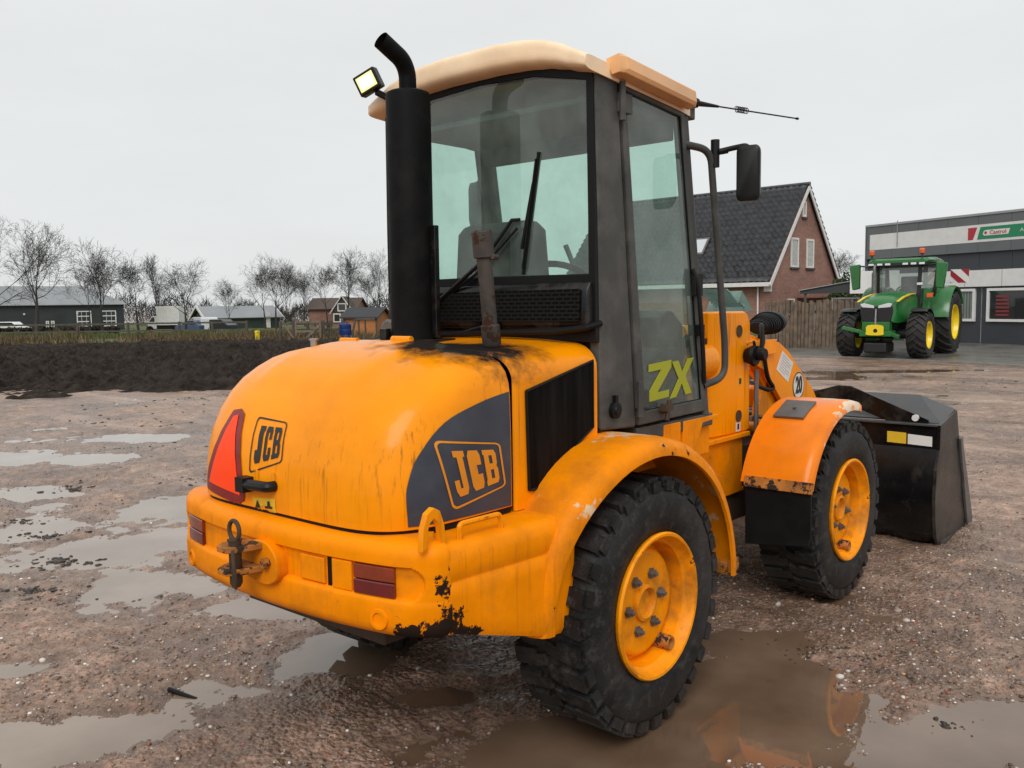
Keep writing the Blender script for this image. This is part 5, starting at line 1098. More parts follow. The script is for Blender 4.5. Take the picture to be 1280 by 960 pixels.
m.prism([(0,2.05),(L_,2.52),(L_,1.95),(.0,1.92)],'y',0,.08); m.prism([(0,2.05),(L_,2.52),(L_,2.44),(0,1.98)],'y',0,4.0); m.build('roof',m_asph,Cp,smooth=0)
m=M(); m.prism([(-.05,2.08),(L_,2.56),(L_,2.53),(-.05,2.05)],'y',-.03,.02); m.build('roof_trim',m_sil,Cp,smooth=0)
m=M(); m.box(1.2,2.3,.4,.5,0,1.75); m.build('door_frame',m_wpaint,Cp,smooth=0); m=M(); m.box(1.3,2.2,.36,.42,0,1.68); m.build('door',m_dk,Cp,smooth=0)
m=M(); m.box(L_-.9,L_+.9,-.15,.05,1.90,2.78); m.build('white_fascia',m_wpaint,Cp,smooth=0); m=M(); m.box(L_+.18,L_+.42,-.17,-.14,2.1,2.5); m.build('window',m_pane,Cp,smooth=0)
for xx in (.15,L_-.2): m=M(); m.box(xx,xx+.1,.05,.15,0,2.0); m.build('post',m_wood3,Cp,smooth=0)
# evergreen hedge seen over the carport
def bush(name,px,d,z0,z1,wd,n,cols,label,cat):
    c=PX(px,d); o=thing(name,label,cat,c); v=[];f=[]; q=np.random.RandomState(3)
    th_=q.rand(n)*6.283; ph=np.arccos(1-1.2*q.rand(n)); rr=(.75+.3*q.rand(n))*(1+.18*np.sin(th_*5)+.12*np.sin(ph*9))
    P=np.stack([np.sin(ph)*np.cos(th_)*rr*wd,np.sin(ph)*np.sin(th_)*rr*.8,z0+np.cos(ph)*rr*(z1-z0)],-1); s=.03+.06*q.rand(n)
    a=q.randn(n,3); a/=np.linalg.norm(a,axis=1,keepdims=True); b=np.cross(a,q.randn(n,3)); b/=np.linalg.norm(b,axis=1,keepdims=True)
    V=np.stack([P-a*s[:,None],P+b*s[:,None]*.5,P+a*s[:,None],P-b*s[:,None]*.5],1).reshape(-1,3); i=np.arange(n)*4
    col=np.repeat(np.array(cols)[q.randint(0,len(cols),n)]*(.5+.8*q.rand(n,1)),4,0)
    npmesh('crown',V,np.stack([i,i+1,i+2,i+3],-1),m_blade,o,attrs={'col':col})
    m=M(); m.tube([(0,0,0),(0,0,z0)],.12,8); m.build('trunk',m_bark,o)
bush('evergreen_shrub',1062,47,1.7,2.85,1.7,9000,[(.05,.075,.018),(.08,.10,.025),(.03,.05,.015)],'dense green evergreen shrub behind the carport roof','shrub')
# ---- workshop / dealership
A0=Vector((34.27,10.20,0)); A1=Vector((31.56,4.09,0)); ux=(A1-A0).normalized()
Wk=thing('workshop_building','grey panelled workshop with white bands and a green advertising sign','workshop',A0); frame(Wk,ux)
# local: x to the right along the front, front at y=0, body on the far side (+y here is towards +left normal)
sgn_=1 if Vector((-ux.y,ux.x,0)).dot(Vector((1,0,0)))>0 else -1
def WB(x0,x1,y0,y1,z0,z1): m=M(); m.box(x0,x1,sgn_*y0,sgn_*y1,z0,z1); return m
XR=14.0
WB(0.06,XR,.05,10,0,4.45).build('wall',m_dk,Wk,smooth=0)
for x in np.arange(0.02,XR,1.26): WB(x+.006,min(x+1.254,XR),.0,.05,2.66,3.26).build('dark_panel',m_dk,Wk,smooth=0) if x<9 else None
for x in np.arange(0.02,9,1.26):
    WB(x+.006,x+1.254,-.10,.05,3.28,3.63).build('fascia_panel',m_midg,Wk,smooth=0); WB(x+.006,x+1.254,-.10,.05,4.24,4.56).build('fascia_panel',m_midg,Wk,smooth=0)
WB(-.02,XR,-.13,.3,4.56,4.64).build('roof_trim',m_sil,Wk,smooth=0); WB(-.02,.03,-.12,.3,0,4.56).build('corner_trim',m_midg,Wk,smooth=0)
WB(.06,.20,-.11,.05,3.63,4.24).build('fascia_end',m_midg,Wk,smooth=0)
sb_=WB(.20,9,-.105,.05,3.63,4.24).build('sign_board',m_wpaint,Wk,smooth=0)
WB(0.05,9,-.06,.05,2.06,2.645).build('white_band',m_wpaint,Wk,smooth=0)
for x in (4.55,6.0): WB(x-.008,x+.008,-.065,-.055,2.06,2.645).build('band_joint',m_sil,Wk,smooth=0)
def fy(v): return sgn_*v
m=M(); m.prism([(4.66,4.15),(5.02,4.15),(4.86,3.72),(4.66,3.72)],'y',fy(-.112),fy(-.106)); m.build('red_stripe',pbr('sign_red',(.42,.03,.045),.4),sb_,smooth=0)
gs=None; m=M(); m.prism([(5.15,4.15),(9.0,4.15),(9.0,3.72),(5.03,3.72)],'y',fy(-.113),fy(-.106)); gs=m.build('green_sign',pbr('sign_green',(.015,.22,.10),.4),sb_,smooth=0)
m=M(); m.prism([(5.28,3.99),(5.34,4.03),(6.28,4.03),(6.22,3.84),(5.30,3.84),(5.25,3.90)],'y',fy(-.116),fy(-.113)); lb_=m.build('logo_panel',m_wpaint,gs,smooth=0)
PW=Matrix(((1,0,0,0),(0,0,-sgn_,0),(0,1,0,0),(0,0,0,1)))
m_sred=pbr('sign_text_red',(.45,.03,.05),.4)
text_mesh('Castrol',.19,Matrix.Translation((5.83,fy(-.119),3.935))@PW@Matrix.Diagonal((1.12,1,1,1)),m_sred,lb_,'logo_text',bold=.004)
m=M(); m.prism([(5.36+.055*math.cos(a),3.935+.055*math.sin(a)) for a in [2*math.pi*i/16 for i in range(16)]],'y',fy(-.118),fy(-.116)); m.build('logo_roundel',m_sred,lb_,smooth=0)
text_mesh('ASSENWIJK',.16,Matrix.Translation((7.15,fy(-.116),3.94))@PW@Matrix.Diagonal((1.25,1,1,1)),pbr('sign_text_pale',(.45,.62,.52),.5),gs,'sign_text',bold=.003)
def wwin(x0,x1,pane,mul=0):
    m=M(); fw=.09; m.ringprism([(x0,.82),(x1,.82),(x1,1.99),(x0,1.99)],[(x0+fw,.82+fw),(x1-fw,.82+fw),(x1-fw,1.99-fw),(x0+fw,1.99-fw)],'y',fy(-.04),fy(.06))
    for i in range(mul): xx=x0+(x1-x0)*(i+1)/(mul+1); m.box(xx-.03,xx+.03,fy(-.035),fy(.05),.9,1.92)
    f=m.build('window',m_wpaint,Wk,smooth=0); m=M(); m.box(x0+fw*.9,x1-fw*.9,fy(.02),fy(.045),.9,1.91); m.build('pane',pane,f,smooth=0); return f
m_vert,t,out=newmat('vertical_blinds'); co=nd(t,'ShaderNodeTexCoord').outputs['Object']; wvv=nd(t,'ShaderNodeTexWave',{'Vector':co,'Scale':2.6,'Distortion':.3},bands_direction='X').outputs[1]
b=nd(t,'ShaderNodeBsdfPrincipled',{'Base Color':mix(t,wvv,(.10,.12,.10),(.24,.27,.24)),'Roughness':.15,'Coat Weight':.5}); t.links.new(b.outputs[0],out.inputs[0])
wwin(2.9,3.72,m_vert); wwin(4.05,4.95,m_vert); f=wwin(5.42,8.6,m_pane,1)
m=M(); 
for k in range(6): m.box(5.75,6.25,fy(.008),fy(.018),1.02+.13*k,1.09+.13*k)
m.build('red_shelf_goods',pbr('red_boxes',(.22,.03,.03),.4),f,smooth=0)
for x in (1.9,3.88,5.18,): WB(x-.01,x+.01,.03,.055,0,2.05).build('panel_joint',m_sil,Wk,smooth=0)
WB(1.55,1.58,-.13,-.11,3.7,4.7).build('flag_pole',m_sil,Wk,smooth=0)
# paved apron in front of it
m_pav=pbr('wet_concrete_paving',(.13,.125,.11),.32,var=.3,vs=1.0,dirt=((.07,.06,.045),.6,1.2),bump=.15,bs=12)
P=[PX(955,26.0),PX(1060,25.2),PX(1290,20.9),PX(1500,19.0),PX(1560,44),PX(930,44)]
m=M(); m.prism([(p.x,p.y) for p in P],'z',-.12,.035); tag(m.build('pavement',m_pav,smooth=0),'wet grey concrete apron before the workshop',None,None,'structure')
m=M()
for a,b_ in zip(P[:3],P[1:4]): m.bar((a.x,a.y,.0),(b_.x,b_.y,.0),.15,.12)
tag(m.build('kerb',pbr('kerb_concrete',(.22,.20,.175),.5,var=.2),smooth=0),'pale concrete kerb along the apron',None,None,'structure')
# ---- far side of the meadow: barn, sheds, house
def zl(d,s): return float(fall(np.array([d]),np.array([s]))[0])
def PZ(px,d): s=(px-640)/FPX*d; return W(d,s,zl(d,s))
def zpix(px,py,d):
    r_=cf+cr*((px-640)/FPX)+cu*((480-py)/FPX); return (CAM+r_*(d/(r_.x*FH.x+r_.y*FH.y))).z
def gable(name,label,cat,pa,da,pb,db,dep,yeave,yridge,wallm,roofm,over=.4,hip=False):
    a,b=PZ(pa,da),PZ(pb,db); b.z=a.z; o=thing(name,label,cat,a); ln=(b-a).length; frame(o,(b-a).normalized())
    ze=zpix(pa,yeave,da)-a.z; zr=zpix((pa+pb)/2,yridge,da+dep/2)-a.z
    m=M(); m.prism([(0,-.2),(dep,-.2),(dep,ze),(dep/2,zr-.05),(0,ze)] if not hip else [(0,-.2),(dep,-.2),(dep,ze-.02),(0,ze-.02)],'x',0,ln); m.build('wall',wallm,o,smooth=0)
    s=(zr-ze)/(dep/2); xr=4.0 if hip else 0
    m=M(); th_=.08
    for y0,y1 in ((-over,dep/2),(dep+over,dep/2)):
        z0=ze-s*over; z1=zr; m.add([(-over,y0,z0),(ln+over,y0,z0),(ln+over-xr,y1,z1),(-over,y1,z1),(-over,y0,z0+th_),(ln+over,y0,z0+th_),(ln+over-xr,y1,z1+th_),(-over,y1,z1+th_)],[(0,1,2,3),(4,5,6,7),(0,1,5,4),(1,2,6,5),(2,3,7,6),(3,0,4,7)])
    if hip: m.add([(ln+over,-over,ze-s*over+th_),(ln+over,dep+over,ze-s*over+th_),(ln+over-xr,dep/2,zr+th_)],[(0,1,2)])
    m.build('roof',roofm,o,smooth=0); return o,ln,ze,zr
o,ln,ze,zr=gable('long_barn','long dark barn with a pale grey sheet roof at the left edge','barn',-70,106,158,118,9,381,357,m_barn,m_gsheet,hip=True)
def pxx(px,da,o,ln,pa,pb): return ln*(px-pa)/(pb-pa)
for px0,px1,z0,z1,mul in ((94,113.5,.55,2.6,2),(127,147,.55,2.6,2)):
    x0,x1=pxx(px0,0,o,ln,-70,158),pxx(px1,0,o,ln,-70,158); f=window(o,x0,x1,z0,z1,0,fw=.12,sill=False,pane=m_barn,mul=mul)
    m=M()
    for k in range(1,3): z=z0+(z1-z0)*k/3; m.box(x0,x1,-.06,.0,z-.06,z+.06)
    m.build('glazing_bar',m_wpaint,f,smooth=0)
for px0,px1 in ((54,58),(60.5,65)):
    x0,x1=pxx(px0,0,o,ln,-70,158),pxx(px1,0,o,ln,-70,158); window(o,x0,x1,.5,1.4,0,fw=.1,sill=False,pane=m_curt)
for px in (27.5,95): x0=pxx(px,0,o,ln,-70,158); m=M(); m.box(x0-.1,x0+.1,-.15,0,2.2,2.4); m.build('wall_lamp',m_wpaint,o,smooth=0)
# low clipped hedge in front of the barn
def hedge(name,pa,pb,d,h,label,n=9000):
    a,b=PZ(pa,d),PZ(pb,d); o=thing(name,label,'hedge',a); frame(o,(b-a).normalized()); ln=(b-a).length; q=np.random.RandomState(8)
    P=np.stack([q.rand(n)*ln,(q.rand(n)-.5)*1.0,q.rand(n)*h*(.9+.15*np.sin(q.rand(n)*9))],-1); s=.08+.12*q.rand(n); a_=q.randn(n,3); a_/=np.linalg.norm(a_,axis=1,keepdims=True); b_=np.cross(a_,q.randn(n,3)); b_/=np.linalg.norm(b_,axis=1,keepdims=True)
    V=np.stack([P-a_*s[:,None],P+b_*s[:,None]*.6,P+a_*s[:,None],P-b_*s[:,None]*.6],1).reshape(-1,3); i=np.arange(n)*4; col=np.repeat(np.array([(.035,.032,.018),(.05,.04,.024),(.025,.03,.014)])[q.randint(0,3,n)],4,0)
    npmesh('hedge_leaves',V,np.stack([i,i+1,i+2,i+3],-1),m_blade,o,attrs={'col':col})
hedge('clipped_hedge',-60,150,98,.85,'low dark clipped hedge along the front of the long barn')
o,ln,ze,zr=gable('green_shed_barn','low dark green barn with grey roof and white gable trim','barn',262,112,352,117,8,397,383,m_green,m_gsheet)
m=M(); m.box(ln*.80,ln*.86,-.06,0,.1,2.3); m.build('door',m_wpaint,o,smooth=0)
m=M(); m.bar((-.45,-.35,ze-.3),(-.45,4,zr+.1),.1,.35); m.bar((-.45,8.3,ze-.3),(-.45,4,zr+.1),.1,.35); m.build('bargeboard',m_wpaint,o,smooth=0)
m=M(); m.bar((ln+.45,-.35,ze-.3),(ln+.45,4,zr+.1),.1,.35); m.bar((ln+.45,8.3,ze-.3),(ln+.45,4,zr+.1),.1,.35); m.build('bargeboard',m_wpaint,o,smooth=0)
# brick farmhouse with gable to us
o,ln,ze,zr=gable('brick_farmhouse','dark red brick farmhouse with pale gable edges behind the paddock gate','house',388,122,446,122,9,386,373,m_brick,pbr('brown_roof_tile',(.075,.048,.036),.7,var=.3,vs=2))
m=M(); m.prism([(-.05+ln*.62,ze-.3),(ln*1.02,ze-.4),(ln*1.02,0),(ln*.62,0)],'y',-3.5,0); fw_=m.build('front_wing',m_brick,o,smooth=0)
m=M(); xa,xb,xm=ln*.60,ln*1.05,ln*.825
m.prism([(xa,ze-.5),(xb,ze-.5),(xm,zr+.2)],'y',-3.6,2); m.build('wing_roof',pbr('dark_brown_tile',(.06,.040,.032),.7),fw_,smooth=0)
m=M(); m.bar((xa-.2,-3.7,ze-.7),(xm,-3.7,zr+.25),.12,.25,(0,1,0)); m.bar((xb+.2,-3.7,ze-.7),(xm,-3.7,zr+.25),.12,.25,(0,1,0)); m.build('bargeboard',m_wpaint,fw_,smooth=0)
window(fw_,xm-.6,xm+.6,ze-.4,ze+.7,-3.62,fw=.15,sill=False); window(fw_,xm-1.2,xm-.2,.6,1.8,-3.55,fw=.15,sill=False)
# timber shed
o,ln,ze,zr=gable('timber_shed','small orange timber shed with a dark felt roof behind the blue barrel','shed',432,49,472,48.5,1.8,396,386,m_wood2,m_asph,over=.2)
m=M()
for x in (0,ln*.45,ln): m.box(x-.05,x+.05,-.03,0,-.1,ze)
m.box(0,ln,-.03,0,ze-.08,ze); m.build('timber_frame',m_wood3,o,smooth=0)
# paddock fence, gate, posts
def post_fence(name,pts,label,h,rails,cat='fence',wire=False,mat_=m_wood3,pr_=.05):
    a=PZ(*pts[0]); o=thing(name,label,cat,a)
    for p in pts:
        q=PZ(*p)-a; m=M(); m.tube([q+Vector((0,0,-.2)),q+Vector((.01,0,h))],[pr_,pr_*.9],8); m.build('post',mat_,o)
    for z in rails:
        m=M()
        for p,p2 in zip(pts,pts[1:]): m.bar(PZ(*p)-a+Vector((0,0,z)),PZ(*p2)-a+Vector((0,0,z)),.02 if wire else .04,.03 if wire else .10)
        m.build('rail',mat_,o,smooth=0)
    return o
post_fence('meadow_fence',[(-30,54),(48,54),(99,54),(162,54),(226,54),(267,54),(310,53)],'low post and rail fence across the meadow before the barn',.95,(.42,.86),pr_=.09)
post_fence('paddock_fence',[(352,43.5),(368,43.5),(386,44),(404,44),(405.5,43.5),(414,44),(430,44.2)],'grey timber paddock fence with posts of different heights right of the yellow marker',1.0,(.25,.55,.85),pr_=.08)
g0=PZ(370,43.2); Gt=thing('field_gate','weathered timber field gate with a diagonal brace','gate',g0); frame(Gt,(PZ(403,43.2)-g0).normalized()); ln=(PZ(403,43.2)-g0).length
m=M(); m.bar((0,0,.1),(ln,0,.1),.05,.1); m.bar((0,0,.95),(ln,0,.95),.05,.12); m.bar((0,0,.5),(ln,0,.5),.05,.1); m.bar((.05,0,.05),(.05,0,1.0),.06,.1,(1,0,0)); m.bar((ln-.05,0,.05),(ln-.05,0,1.0),.06,.1,(1,0,0)); m.bar((.4,-.05,.0),(ln-.1,-.05,.78),.05,.12); m.build('gate_frame',m_wood,Gt,smooth=0)
m=M(); m.bar((-.45,-.2,.85),(.15,-.3,-.05),.06,.12,(0,1,0)); m.build('prop_board',m_wood,Gt,smooth=0)
b0=PZ(460,45); Rk=thing('timber_rack','dark sloping timber hand rail beside the orange shed','rail',PZ(440,44)); 
q0=PZ(440,44); m=M(); m.bar((0,0,.0),Vector(PZ(446,44)-q0)+Vector((0,0,1.05)),.08,.1); m.bar(Vector(PZ(446,44)-q0)+Vector((0,0,1.05)),Vector(PZ(470,44)-q0)+Vector((0,0,1.05)),.08,.1); m.bar(Vector(PZ(458,44)-q0),Vector(PZ(458,44)-q0)+Vector((0,0,1.0)),.06,.06,(1,0,0)); m.build('hand_rail',m_wood3,Rk,smooth=0)
c=PZ(433,44); bl=thing('plastic_barrel','blue plastic barrel standing in front of the timber shed','barrel',c)
m=M(); m.lathe([(0,.0),(.25,0),(.29,.05),(.30,.25),(.285,.27),(.30,.30),(.30,.55),(.285,.57),(.30,.60),(.29,.80),(.22,.86),(0,.86)],(0,0,0),'z',20); m.build('drum_body',pbr('blue_plastic',(.012,.035,.16),.4,var=.15),bl)
m=M(); m.lathe([(0,.85),(.05,.85),(.05,.90),(0,.90)],(.12,0,0),'z',10); m.build('bung',m_plastic,bl)
c=PZ(323,42.5); mp=thing('marker_post','short bright yellow marker post standing on the edge of the soil','marker post',c)
m=M(); m.box(-.08,.08,-.08,.08,-.1,.52); m.prism([(-.10,.50),(.10,.50),(.06,.58),(-.06,.58)],'y',-.10,.10); m.build('post_body',pbr('marker_yellow',(.80,.60,.01),.5),mp,smooth=0,bevel=.01)
# mown spoil strip and tarp beside the marker
m=M(); a,b_=PZ(300,42.6),PZ(352,42.4); m.bar(a+Vector((0,0,.05)),b_+Vector((0,0,.10)),.6,.1); tag(m.build('wooden_ramp',m_wood3,smooth=0),'flat grey plank ramp lying between marker post and gate','ramp')
# vehicles far off
def car(px,d,label,col,L_,Wd,Ht,hd,kind):
    q=PZ(px,d); o=thing('parked_car' if kind!='van' else 'parked_van',label,'car' if kind!='van' else 'van',q,hd,'vehicles parked by the green barn'); mt=pbr('car_paint_'+label.split()[0],col,.25,coat=.5)
    if kind=='van': pr=[(-L_/2,.35),(L_/2,.35),(L_/2,.95),(L_/2-.35,1.12),(L_/2-1.0,Ht-.05),(L_/2-1.4,Ht),(-L_/2+.15,Ht),(-L_/2,Ht-.2)]; gl=[(L_/2-1.05,1.2),(L_/2-.55,1.2),(L_/2-1.1,Ht-.15),(L_/2-1.6,Ht-.15),(L_/2-1.6,1.2)]
    else: pr=[(-L_/2,.30),(L_/2,.30),(L_/2,.70),(L_/2-.15,.85),(L_/2-1.1,.98),(L_/2-1.85,Ht-.05),(L_/2-2.2,Ht),(-L_/2+.9,Ht),(-L_/2+.25,1.0),(-L_/2,.9)]; gl=[(L_/2-1.2,1.0),(L_/2-1.9,Ht-.09),(-L_/2+.95,Ht-.09),(-L_/2+.40,1.0)]
    m=M(); m.prism(pr,'y',-Wd/2,Wd/2); m.build('car_body',mt,o,smooth=30,bevel=.08)
    for s in (-1,1): m=M(); m.prism(gl,'y',s*Wd/2,s*(Wd/2+.01)); m.build('side_glass',m_pane,o,smooth=0)
    for x in (-L_/2+.8,L_/2-.85):
        for s in (-1,1): m=M(); m.lathe([(0,-.1),(.2,-.1),(.31,-.09),(.32,0),(.31,.09),(.2,.1),(0,.1)],(x,s*(Wd/2-.1),.32),'y',16); w2=m.build('wheel',m_trim,o); m=M(); m.lathe([(0,0),(.19,0)],(x,s*(Wd/2+.005),.32),'y',12); m.build('rim',m_sil,w2)
rr_=math.atan2(RH.y,RH.x)
car(243,97,'blue hatchback parked left of the white van',(.05,.09,.18),3.9,1.7,1.45,rr_+2.6,'car'); car(256.5,98,'white people carrier parked between the blue and the dark car',(.75,.76,.77),4.3,1.8,1.75,rr_+2.2,'van'); car(272,97,'dark estate car parked right of the white van',(.012,.013,.018),4.4,1.75,1.5,rr_+2.8,'car')
q=PZ(18,104); o=thing('parked_car','white car with only its roof showing above the hedge of the barn','car',q,rr_); m=M(); m.prism([(-2,.3),(2,.3),(2,.75),(1.1,.95),(.5,1.45),(-1.0,1.47),(-1.9,.95),(-2,.8)],'y',-.85,.85); m.build('car_body',pbr('white_car_paint',(.75,.76,.77),.25,coat=.5),o,smooth=30,bevel=.08)
m=M(); m.prism([(.9,.97),(.45,1.38),(-.95,1.39),(-1.6,.97)],'y',-.865,-.85); m.build('side_glass',m_pane,o,smooth=0)
q=PZ(205,100); o=thing('box_truck','white box truck parked under the bare trees','truck',q); o.rotation_euler=(0,0,rr_)
m=M(); m.box(-.2,2.3,-1.1,1.1,.9,3.0); m.build('cargo_box',m_wpaint,o,smooth=0,bevel=.03)
m=M(); m.box(-.15,.9,-1.105,-1.1,1.0,3.1); 
m=M(); m.prism([(-1.3,.5),(-.25,.5),(-.25,1.9),(-.7,1.9),(-1.2,1.3)],'y',-1.0,1.0); m.build('truck_cab',m_wpaint,o,smooth=0,bevel=.05)
m=M(); m.prism([(-1.05,1.3),(-.45,1.3),(-.45,1.8),(-.72,1.8)],'y',-1.02,-1.0); m.build('side_glass',m_pane,o,smooth=0)
for x in (-1.0,1.9): m=M(); m.lathe([(0,-1.05),(.42,-1.05),(.42,-.75),(0,-.75)],(x,0,.42),'y',16); m.build('wheel',m_trim,o)
m=M(); m.box(-1.4,2.6,-.9,.9,.45,.9); m.build('truck_chassis',m_plastic,o,smooth=0)
# =================================================================== GREEN TRACTOR
fm=PX(1107,24.95); ra=PX(1150,27.7)
T=thing('green_tractor','green tractor with yellow wheels, black cab and folded mirrors parked before the workshop','tractor',(fm.x,fm.y,.03))
hd=Vector((-1,-.05,0)).normalized(); T.rotation_euler=(0,0,math.atan2(hd.y,hd.x))     # local +x forwards, +y its left
m_tg=pbr('tractor_green',(.014,.15,.028),.30,coat=.25,var=.12,vs=3,dirt=((.06,.07,.04),.5,2.5)); m_ty=pbr('tractor_yellow',(.85,.62,.012),.35,coat=.2); m_tdark=pbr('tractor_black',(.012,.012,.013),.4)
m_trub=pbr('tractor_tyre',(.022,.021,.021),.75,var=.3,vs=6,dirt=((.09,.075,.06),.5,5)); m_tglass=glassmat('tractor_glass',(.50,.58,.54),.08,haze=.15)
m_hl=pbr('headlamp_glass',(.75,.77,.80),.1,metal=.4,coat=1); m_amber=pbr('beacon_orange',(.80,.11,.01),.3,coat=.5)
def ttyre(Rr,w_,rim,par,x,y,name='wheel'):
    m=M(); h=w_/2; pf=[(rim,h*.55),(rim+.02,h*.8),(rim+(Rr-rim)*.4,h*1.0),(rim+(Rr-rim)*.75,h*.97),(Rr-.075,h*.86),(Rr-.05,h*.5),(Rr-.045,0)]; pf=pf+[(a,-b) for a,b in reversed(pf[:-1])]
    m.lathe(pf,(0,0,0),'y',48); N=20
    for sd in (-1,1):
        for i in range(N):
            t0=2*math.pi*(i+(.5 if sd>0 else 0))/N; pts=[]
            for q in range(4):
                u=q/3; yy=sd*(-.03+ (h*.96+.03)*u); tt=t0+ -.34*u*(1.5/Rr)**.3*.8; pts.append((tt,yy,Rr if q<3 else Rr-.05))
            for (ta,ya,r1),(tb,yb_,r2) in zip(pts,pts[1:]):
                vs=[]; dt=.030/Rr
                for tq,yq,rq in ((ta,ya,r1),(tb,yb_,r2)):
                    for e in (-1,1):
                        for r_ in (Rr-.09,rq): vs.append((r_*math.cos(tq+e*dt),yq,r_*math.sin(tq+e*dt)))
                m.add(vs,[(0,1,3,2),(4,6,7,5),(0,4,5,1),(2,3,7,6),(0,2,6,4),(1,5,7,3)])
    o=m.build(name,m_trub,par,smooth=35); o.location=(x,y,Rr-.02); o.rotation_euler=(0,rnd.random(),0)
    s=1 if y>0 else -1; m=M(); m.lathe([(rim+.02,s*h*.82),(rim+.015,s*h*.9),(rim-.02,s*h*.85),(rim-.05,s*h*.5),(rim*.55,s*h*.32),(rim*.5,s*h*.42),(rim*.2,s*h*.45),(rim*.18,s*h*.6),(0,s*h*.6)],(0,0,0),'y',32); m.lathe([(rim+.02,-s*h*.8),(rim-.05,-s*h*.4),(rim*.6,-s*h*.2),(0,-s*h*.2)],(0,0,0),'y',24); m.build('rim',m_ty,o)
    return o
WBT=2.72
for s in (-1,1): ttyre(.66,.50,.36,T,0,s*.93); ttyre(.95,.62,.50,T,-WBT,s*.96)
# body
m=M(); m.box(-2.9,.35,-.28,.28,.62,1.05); m.tube([(0,-.8,.66),(0,.8,.66)],.13,12); m.tube([(-WBT,-.8,.95),(-WBT,.8,.95)],.18,12); m.box(-1.9,-.5,-.42,.42,.55,.95); m.build('chassis',m_tdark,T,bevel=.02)
rs=[]
for x,wd,zt,zb_ in ((.88,.27,1.50,1.06),(.80,.33,1.60,1.00),(.5,.37,1.72,.98),(0,.40,1.80,1.0),(-.6,.42,1.86,1.02),(-1.15,.44,1.88,1.05)):
    wd=wd*1.28; o=[(x,-wd,zb_)]+[(x,-wd*.98,zb_+(zt-zb_)*.72)]+[(x,wd*math.sin(R(a)),zb_+(zt-zb_)*.75+(zt-zb_)*.25*math.cos(R(a))) for a in (-62,-40,-20,0,20,40,62)]+[(x,wd*.98,zb_+(zt-zb_)*.72),(x,wd,zb_)]; rs.append(o)
m=M(); m.rings(rs,closed=True,cap0=True,cap1=True); hd_=m.build('hood',m_tg,T,smooth=40)
for s in (-1,1): m=M(); m.prism([(.75,1.580),(.2,1.695),(-.5,1.775),(-.95,1.795),(-.95,1.765),(-.5,1.745),(.2,1.668),(.77,1.562)],'y',s*.48,s*.552); m.build('yellow_stripe',m_ty,hd_,smooth=0)
m=M(); m.prism([(-.37,1.02),(.37,1.02),(.43,1.30),(.41,1.44),(-.41,1.44),(-.43,1.30)],'x',.84,.915); gr_=m.build('radiator_grille',m_tdark,hd_,bevel=.02)
for s in (-1,1): m=M(); m.prism([(s*.05,1.385),(s*.37,1.41),(s*.42,1.50),(s*.32,1.525),(s*.06,1.455)],'x',.90,.935); m.build('headlight',m_hl,hd_,bevel=.01)
m=M(); m.tube([(.93,0,1.36),(.95,0,1.10)],.022,8); m.tube([(.95,0,1.12),(.95,0,.95)],.035,8); m.build('top_link',m_chrome,T)
# front linkage, weight bracket
m=M(); m.box(.55,.98,-.42,.42,.62,.78); m.box(.7,.95,-.36,.36,.78,1.02); m.bar((.85,-.30,.72),(1.05,-.86,.86),.10,.10); m.bar((.85,.30,.72),(1.05,.62,.62),.10,.10); m.build('front_linkage',m_tg,T,bevel=.015)
m=M(); m.prism(smooth2([(-.20,.66),(.20,.66),(.225,.75),(.19,.92),(-.19,.92),(-.225,.75)],3),'x',.98,1.03); pt=m.build('power_take_off_guard',m_ty,T,bevel=.008); m=M(); m.lathe([(0,1.035),(.055,1.035),(.055,1.03)],(0,0.02,.78),'x',12); m.v=[(a,b_,c) for a,b_,c in m.v]; m.build('shaft_hole',m_tdark,pt)
m=M(); m.box(.2,1.0,-.30,.30,.18,.45); m.build('front_ballast',m_tdark,T,bevel=.04)
for s in (-1,1):
    m=M(); m.lathe([(.72,-.22),(.735,-.18),(.74,.18),(.72,.22),(.71,.18),(.71,-.18)],(0,s*.93,.64),'y',24,R(62),R(170)); m.build('front_fender',m_tdark,T)
    m=M(); m.lathe([(1.02,-.32),(1.05,-.28),(1.06,.26),(1.02,.34),(1.0,.30),(1.0,-.30)],(-WBT,s*.93,.95),'y',24,R(8),R(150)); m.build('rear_fender',m_tg,T)
    m=M(); m.prism([(-1.72,1.95),(-1.60,1.2),(-1.5,.55),(-1.25,.55),(-1.35,1.2),(-1.45,1.9)],'y',s*.62,s*.80); m.build('side_panel',m_tg,T,bevel=.02)
    m=M(); m.box(-1.5,-1.05,s*.55,s*.90,.42,.50); m.box(-1.45,-1.1,s*.60,s*.85,.72,.78); m.build('cab_step',m_tg,T,bevel=.01)
# cab
cz0,cz1=1.15,2.74
for x,y in ((-1.20,.52),(-1.20,-.52),(-2.0,.78),(-2.0,-.78),(-2.95,.72),(-2.95,-.72)):
    m=M(); m.bar((x,y*(1.05 if x>-1.5 else 1),cz0 if x>-1.5 else 1.55),(x-.08,y*1.12,cz1-.1),.09,.09,(0,1,0)); m.build('cab_pillar',m_tdark,T)
m=M(); m.box(-3.0,-1.2,-.62,.62,1.05,1.50); m.build('cab_base',m_tdark,T,bevel=.03)
m=M(); m.add([(-1.22,-.50,1.30),(-1.22,.50,1.30),(-1.30,.58,2.60),(-1.30,-.58,2.60)],[(0,1,2,3)]); m.build('windscreen',m_tglass,T,smooth=0)
for s in (-1,1): m=M(); m.add([(-1.24,s*.56,1.25),(-2.9,s*.74,1.55),(-2.95,s*.80,2.60),(-1.30,s*.60,2.60)],[(0,1,2,3)]); m.build('side_window',m_tglass,T,smooth=0)
m=M(); rs=[]
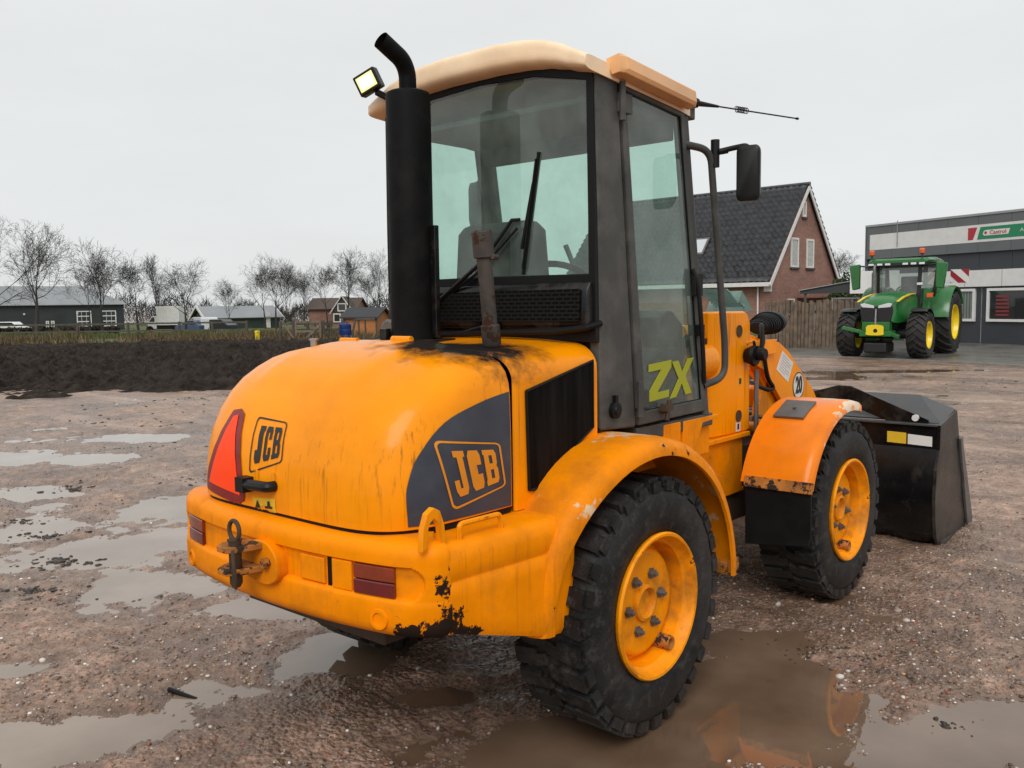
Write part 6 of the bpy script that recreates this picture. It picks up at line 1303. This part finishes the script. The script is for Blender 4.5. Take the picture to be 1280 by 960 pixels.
for x,k,z0,z1 in ((-1.05,.86,2.60,2.68),(-1.0,.92,2.60,2.74),(-1.25,1.0,2.60,2.80),(-2.2,1.02,2.62,2.84),(-3.05,.98,2.62,2.80),(-3.15,.9,2.64,2.74)):
    rs.append([(x,-.82*k,z0+.06),(x,-.84*k,(z0+z1)/2+.03),(x,-.76*k,z1),(x,.76*k,z1),(x,.84*k,(z0+z1)/2+.03),(x,.82*k,z0+.06)])
rs[0],rs[1]=rs[1],rs[0]; m.rings(rs,closed=True,cap0=True,cap1=True); tr2=m.build('cab_roof',m_tg,T,smooth=30)
m=M(); m.box(-3.05,-.985,-.78,.78,2.57,2.67); vis=m.build('light_bar',m_tdark,tr2,bevel=.02)
for y in (-.70,-.46,-.24,.24,.46,.68): m=M(); m.obox((-.975,y,2.625),(.02,.15,.06)); m.build('work_lamp',m_hl,vis,bevel=.01)
for y in (-.80,.62):
    x=-1.25 if y>0 else -1.4; m=M(); m.tube([(x,y,2.76),(x,y,2.92)],.02,8); m.lathe([(.05,2.90),(.075,2.92)],(x,y,0),'z',14); be=m.build('beacon',m_tdark,tr2); m=M(); m.lathe([(.072,2.92),(.078,3.02),(.05,3.06),(0,3.065)],(x,y,0),'z',14); m.build('beacon_lens',m_amber,be)
for s in (-1,1):
    m=M(); m.tube([(-1.25,s*.62,2.55),(-1.10,s*1.0,2.60),(-1.10,s*1.12,2.55)],.022,8); mm=m.build('mirror_arm',m_tdark,T); m=M(); m.prism([(-.14,-.38),(.06,-.42),(.16,.30),(-.14,.34)],'x',-.08,.08); m.v=[(a-1.10,b_*s+s*1.18,c+2.32) for a,b_,c in m.v]; m.build('mirror_housing',m_tg,mm,bevel=.03)
m=M(); m.tube([(-.98,-.60,1.35),(-.98,-.60,2.40)],.075,14); m.tube([(-.98,-.60,2.38),(-.98,-.60,2.55),(-1.05,-.60,2.66)],[.05,.045,.045],12); m.build('exhaust_stack',m_steel,T)
m=M(); m.tube([(-1.5,.05,1.5),(-1.65,.05,1.85)],.03,8); m.tube([(-1.66+.0*math.cos(a),.05+.2*math.cos(a),1.88+.2*math.sin(a)*.6) for a in [2*math.pi*i/20 for i in range(21)]],.02,6,caps=False); m.build('steering_wheel',m_tdark,T)
m=M(); m.box(-2.5,-2.0,-.25,.25,1.5,1.68); m.box(-2.6,-2.45,-.25,.25,1.68,2.3); m.build('tractor_seat',m_seat,T,bevel=.05)
# marker board on the rear, mirror
m=M(); m.box(-3.0,-2.97,1.02,1.52,2.08,2.48); m.bar((-2.98,.7,2.1),(-2.98,1.1,2.12),.03,.05); mk=m.build('marker_board',m_white,T,smooth=0)
m=M(); m.prism([(1.02,2.48),(1.02,2.30),(1.24,2.08),(1.46,2.08)],'x',-2.968,-2.962); m.prism([(1.52,2.48),(1.30,2.48),(1.52,2.26)],'x',-2.968,-2.962); m.prism([(1.02,2.08),(1.06,2.08),(1.02,2.12)],'x',-2.968,-2.962); m.build('red_stripes',pbr('marker_red',(.32,.015,.03),.4),mk,smooth=0)
m=M(); m.tube([(-1.35,.72,1.75),(-1.25,.95,1.78)],.02,6); m.obox((-1.22,.86,1.72),(.08,.16,.12)); m.build('side_lamp',m_amber,T,bevel=.02)
m=M(); m.obox((-1.16,.60,2.05),(.06,.16,.08)); m.build('hood_lamp',m_hl,T,bevel=.02)

# ---- no part nested deeper than thing > part > sub-part
def depth(o):
    k=0
    while o.parent: o=o.parent; k+=1
    return k
for o in list(scene.objects):
    while depth(o)>2: o.parent=o.parent.parent
